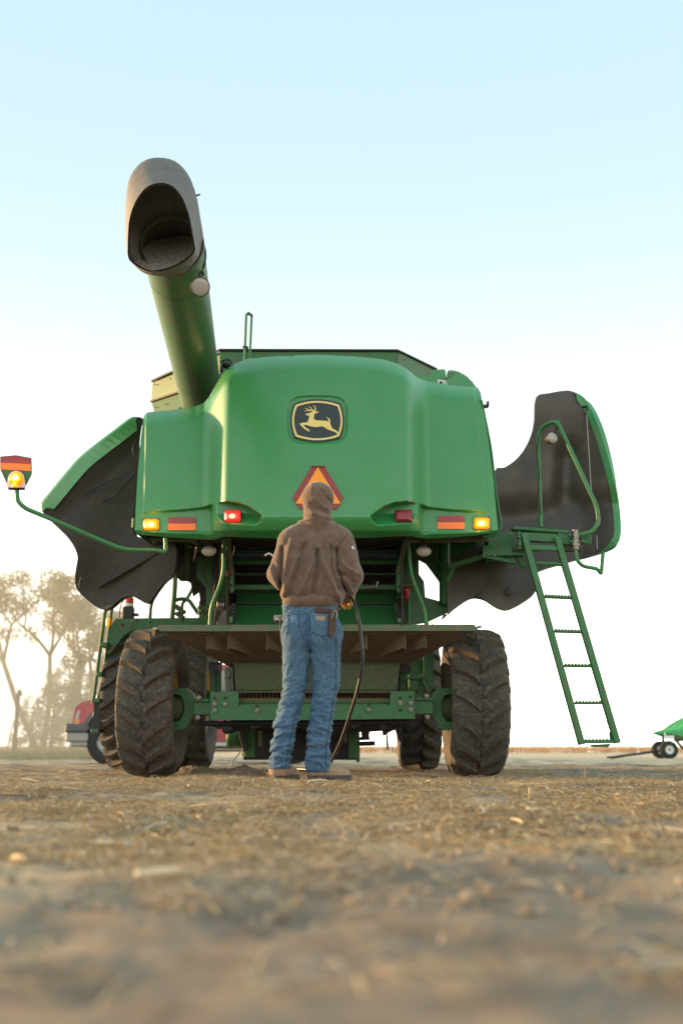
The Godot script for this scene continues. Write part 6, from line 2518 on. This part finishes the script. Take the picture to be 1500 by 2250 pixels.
func build_pickup() -> void:
	# side-on, nose to the left, about 19 m away
	var d := 19.0
	var o := at(134, 1690, d)
	var x0 := o.x
	var t := thing("pickup_truck", "red pickup truck with grey bumper parked beyond the combine's left wheels", "pickup truck", Vector3(x0 + 2.6, 0.0, -d - 0.95))
	var zz := -d
	var wd := 1.9
	# body sides as an outline extruded across the width
	var side := [[0.17, 0.83], [0.17, 0.66], [0.44, 0.60], [0.46, 0.78], [0.56, 0.94], [0.74, 1.02], [0.94, 1.02], [1.12, 0.94], [1.22, 0.78], [1.24, 0.42], [3.9, 0.42], [3.92, 0.78], [4.05, 0.96], [4.25, 1.03], [4.45, 0.98], [4.58, 0.78], [4.6, 0.5], [5.4, 0.5], [5.42, 1.22], [3.55, 1.24], [3.5, 1.27], [1.72, 1.27], [1.45, 1.24], [0.6, 1.20], [0.30, 1.13], [0.20, 1.04]]
	var poly := []
	for p in side:
		poly.append(Vector3(x0 + p[0], p[1], zz))
	var m := MB.new()
	m.prism(poly, Vector3(0, 0, -wd))
	part("body", m, M.car_red, t)
	m = MB.new()
	var cab := []
	for p in [[1.55, 1.27], [2.15, 1.80], [2.35, 1.84], [3.3, 1.84], [3.45, 1.76], [3.55, 1.27]]:
		cab.append(Vector3(x0 + p[0], p[1], zz - 0.08))
	m.prism(cab, Vector3(0, 0, -wd + 0.16))
	var cb := part("cab", m, M.car_red, t)
	m = MB.new()
	var win := []
	for p in [[1.78, 1.32], [2.2, 1.74], [2.65, 1.76], [2.65, 1.32]]:
		win.append(Vector3(x0 + p[0], p[1], zz - 0.075))
	m.prism(win, Vector3(0, 0, -0.01))
	win = []
	for p in [[2.73, 1.32], [2.73, 1.76], [3.25, 1.76], [3.4, 1.32]]:
		win.append(Vector3(x0 + p[0], p[1], zz - 0.075))
	m.prism(win, Vector3(0, 0, -0.01))
	part("window", m, M.glass, cb)
	m = MB.new()
	m.box(Vector3(x0 + 0.24, 0.66, zz - wd * 0.5), Vector3(0.44, 0.17, wd + 0.08), Basis.IDENTITY, 0.05)
	part("bumper_pad", m, M.car_grey, t)
	m = MB.new()
	m.box(Vector3(x0 + 0.26, 0.49, zz - wd * 0.5), Vector3(0.42, 0.17, wd + 0.06), Basis.IDENTITY, 0.03)
	m.box(Vector3(x0 + 0.30, 0.37, zz - wd * 0.5), Vector3(0.34, 0.10, wd), Basis.IDENTITY, 0.03)
	part("bumper", m, M.bumper, t, "pale grey front bumper")
	m = MB.new()
	m.prism([Vector3(x0 + 0.20, 0.82, zz + 0.006), Vector3(x0 + 0.25, 0.98, zz + 0.006), Vector3(x0 + 0.30, 0.99, zz + 0.006), Vector3(x0 + 0.27, 0.82, zz + 0.006)], Vector3(0, 0, -0.05))
	part("headlight", m, M.lens, t)
	m = MB.new()
	m.prism([Vector3(x0 + 0.20, 0.72, zz + 0.008), Vector3(x0 + 0.20, 0.82, zz + 0.008), Vector3(x0 + 0.30, 0.82, zz + 0.008), Vector3(x0 + 0.29, 0.72, zz + 0.008)], Vector3(0, 0, -0.05))
	part("turn_signal", m, M.amber_off, t)
	m = MB.new()
	m.box(Vector3(x0 + 2.7, 0.36, zz - 0.04), Vector3(2.2, 0.09, 0.12), Basis.IDENTITY, 0.03)
	m.tube([Vector3(x0 + 1.7, 0.28, zz - 0.2), Vector3(x0 + 4.0, 0.28, zz - 0.2)], 0.05, 12)
	part("side_step", m, M.chrome, t)
	m = MB.new()
	m.box(Vector3(x0 + 2.8, 0.52, zz - wd * 0.5), Vector3(4.2, 0.2, 1.2))
	part("chassis", m, M.black, t)
	m = MB.new()
	for q in [0.84, 4.25]:
		for i in 12:
			var a := PI * i / 12.0
			var b := PI * (i + 1) / 12.0
			var p := Vector3(x0 + q, 0.56, zz + 0.012)
			m.quad(p + Vector3(cos(a), sin(a), 0) * 0.5, p + Vector3(cos(b), sin(b), 0) * 0.5, p + Vector3(cos(b), sin(b), 0) * 0.42, p + Vector3(cos(a), sin(a), 0) * 0.42)
			m.quad(p + Vector3(cos(a), sin(a), 0) * 0.42, p + Vector3(cos(b), sin(b), 0) * 0.42, p + Vector3(cos(b) * 0.42, sin(b) * 0.42, -0.25), p + Vector3(cos(a) * 0.42, sin(a) * 0.42, -0.25))
	part("wheel_arch", m, M.car_grey, t)
	for x in [0.84, 4.25]:
		for z in [zz - 0.13, zz - wd + 0.13]:
			round_wheel(t, Vector3(x0 + x, 0.40, z), 0.40, 0.26, M.chrome, 0.2)


func build_trailer() -> void:
	# corn head on its transport cart, at the right edge
	var d := 36.0
	var c := at(1468, 1650, d)
	c.y = 0.0
	var t := thing("header_cart", "low black cart on small white-rimmed wheels carrying a green corn head", "cart", c)
	var s := 2187.0 / 36.0 / 0.975
	for q in [[1468, 1646.5, 0.46, 35.8], [1449, 1646.5, 0.42, 37.4]]:
		var p := at(q[0], q[1], q[3])
		round_wheel(t, Vector3(p.x, 0.31, p.z), 0.31, 0.24, M.white, 0.15)
	var m := MB.new()
	m.beam(at(1453, 1618, 36.5), at(1482, 1620, 36.5), 0.1, 0.06)
	m.beam(at(1455, 1618, 36.4), at(1457, 1640, 36.4), 0.08, 0.08, Vector3.BACK)
	m.beam(at(1477, 1619, 36.2), at(1500, 1645, 36.2), 0.09, 0.09, Vector3.BACK)
	m.beam(at(1480, 1626, 36.2), at(1620, 1626, 36.2), 0.1, 0.1)
	m.beam(at(1497, 1644, 36.2), at(1620, 1646, 36.2), 0.1, 0.12)
	m.beam(at(1456, 1640, 36.2), at(1472, 1645, 36.2), 0.08, 0.08)
	part("chassis", m, M.black, t)
	m = MB.new()
	m.prism(pts([[1458, 1616], [1480, 1616], [1480, 1625], [1460, 1624]], 35.9), Vector3(0, 0, -0.02))
	part("number_plate", m, M.white, t)
	m = MB.new()
	m.tube([at(1452, 1649, 36.3), Vector3(at(1342, 1662, 34.0).x, 0.05, -34.0)], 0.045, 8)
	m.box(Vector3(at(1342, 1662, 34.0).x, 0.06, -34.0), Vector3(0.3, 0.06, 0.1))
	part("drawbar", m, M.black, t)
	m = MB.new()
	m.tube(pts([[1460, 1609, 36.3], [1460, 1618, 36.3]], 36.3), 0.02, 6)
	part("stand", m, M.white, t)
	# the head: pointed snouts side by side, of which the end one is in view
	var hb := at(1500, 1615, 36.5)
	t = thing("corn_header", "bright green pointed corn harvesting header riding on the cart", "corn header", hb)
	for k in 3:
		m = MB.new()
		var dz := -0.76 * k
		var tip := at(1455, 1609, 36.3) + Vector3(0, 0, dz)
		var ring := []
		for q in [[1481, 1601, 0.30, 1616], [1484, 1600, 0.31, 1617], [1500, 1588, 0.36, 1620], [1530, 1572, 0.36, 1624]]:
			var top := at(q[0], q[1], 36.5) + Vector3(0, 0, dz)
			var bot := at(q[0], q[3], 36.5) + Vector3(0, 0, dz)
			var rr := []
			for i in 9:
				var a := PI * i / 8.0
				rr.append(Vector3(top.x, lerpf(bot.y, top.y, sin(a)), top.z + cos(a) * q[2]))
			ring.append(rr)
		for i in 8:
			m.tri(tip, ring[0][i], ring[0][i + 1])
		for r in ring.size() - 1:
			for i in 8:
				m.quad(ring[r][i], ring[r + 1][i], ring[r + 1][i + 1], ring[r][i + 1])
		m.quad(ring[0][0], ring[0][8], ring[-1][8], ring[-1][0])
		part("snout", m, M.poly_green, t)
	m = MB.new()
	m.box(at(1560, 1612, 37.3), Vector3(0.9, 0.7, 2.8))
	part("head_frame", m, M.frame, t)


func build_dust() -> void:
	for q in [["dust_cloud", Vector3(-16.5, 1.2, -27.0), Vector3(22.0, 5.2, 13.0), 0.055], ["dust_cloud_001", Vector3(-20.0, 2.5, -38.0), Vector3(38.0, 14.0, 16.0), 0.05], ["dust_cloud_002", Vector3(-7.0, 0.2, -22.0), Vector3(9.0, 2.2, 4.0), 0.03]]:
		var fm := FogMaterial.new()
		fm.density = q[3]
		fm.albedo = Color(1.0, 0.96, 0.84)
		var v := FogVolume.new()
		v.name = q[0]
		v.shape = RenderingServer.FOG_VOLUME_SHAPE_ELLIPSOID
		v.size = q[2]
		v.material = fm
		add_child(v)
		v.position = q[1]
		v.set_meta("kind", "stuff")
		v.set_meta("label", "pale sunlit dust hanging in the air at the left")
		v.set_meta("category", "dust")


func _ready() -> void:
	# camera, sky, sun, exposure
	var cam := Camera3D.new()
	cam.name = "camera"
	cam.fov = rad_to_deg(2.0 * atan(1125.0 / FOCAL))
	cam.keep_aspect = Camera3D.KEEP_HEIGHT
	cam.near = 0.05
	cam.far = 3000.0
	var lens := CameraAttributesPhysical.new()
	lens.frustum_focal_length = 35.0
	lens.frustum_focus_distance = 7.2
	lens.exposure_aperture = 1.8
	lens.frustum_near = 0.05
	lens.frustum_far = 3000.0
	cam.attributes = lens
	add_child(cam)
	cam.position = EYE
	cam.rotation.x = pitch
	cam.fov = rad_to_deg(2.0 * atan(1125.0 / FOCAL))

	var sky := ProceduralSkyMaterial.new()
	sky.sky_top_color = lin(0.292, 0.398, 0.445).linear_to_srgb()
	sky.sky_horizon_color = lin(2.0, 1.77, 1.46).linear_to_srgb()
	sky.sky_curve = 0.118
	sky.sky_energy_multiplier = 1.0
	sky.ground_horizon_color = Color(0.66, 0.57, 0.46)
	sky.ground_bottom_color = Color(0.5, 0.44, 0.36)
	sky.sun_angle_max = 12.0
	sky.sun_curve = 0.25
	var env := Environment.new()
	env.background_mode = Environment.BG_SKY
	env.sky = Sky.new()
	env.sky.sky_material = sky
	env.tonemap_mode = Environment.TONE_MAPPER_LINEAR
	env.tonemap_exposure = 2.2
	env.volumetric_fog_enabled = true
	env.volumetric_fog_density = 0.0
	env.sdfgi_enabled = true
	env.ssao_enabled = true
	env.ssil_enabled = true
	var we := WorldEnvironment.new()
	we.name = "world_environment"
	we.environment = env
	add_child(we)

	var sun := DirectionalLight3D.new()
	sun.name = "sun"
	sun.light_color = Color(1.0, 0.80, 0.55)
	sun.light_energy = 1.35
	sun.light_angular_distance = 1.5
	sun.shadow_enabled = true
	add_child(sun)
	# low in the west, ahead and to the left of the camera
	sun.look_at_from_position(Vector3(-50.0, 8.6, -20.0), Vector3.ZERO)

	make_materials()
	M.clod = plain(Color.WHITE, 0.95)
	M.clod.vertex_color_use_as_albedo = true
	M.stub = plain(lin(0.45, 0.34, 0.2), 0.85)
	M.tyre = plain(lin(0.03, 0.03, 0.03), 0.85)
	M.car_grey = plain(lin(0.10, 0.105, 0.11), 0.55)
	M.amber_off = plain(lin(0.65, 0.25, 0.06), 0.3)
	M.nickel = plain(lin(0.62, 0.58, 0.5), 0.25, 0.2)
	M.bumper = plain(lin(0.30, 0.29, 0.27), 0.4)
	build_ground()
	M.stubble = rough_mat(197, 0.01, [lin(0.38, 0.30, 0.19), lin(0.49, 0.39, 0.245), lin(0.58, 0.465, 0.295)], [0.25, 0.5, 0.85], 0.95, 0.25, 0.0, true, 5)
	build_stubble()
	build_corn()
	build_trees()
	build_combine()
	heap("soil_heap", "low soil heap beside the left front wheel, further from the person", at(425, 1692, 10.6) * Vector3(1, 0, 1), 0.34, 0.5, 0.10, 1)
	heap("soil_heap", "crumbly soil heap left of the person's boots under the axle", at(525, 1697, 9.4) * Vector3(1, 0, 1), 0.34, 0.5, 0.11, 2)
	build_pickup()
	build_trailer()
	build_person()
	var cab := MB.new()
	cab.tube(curve([Vector3(at(470, 1690, 10.2).x, 0.012, -10.2), Vector3(at(500, 1680, 11.2).x, 0.02, -11.2), at(515, 1668, 11.6), at(527, 1655, 11.4)]), 0.008, 6)
	single("grey_wire", cab, M.cable, "thin grey wire trailing on the ground under the combine", "wire", Vector3(at(500, 1680, 11.2).x, 0.0, -11.2))
	build_litter()
	build_dust()
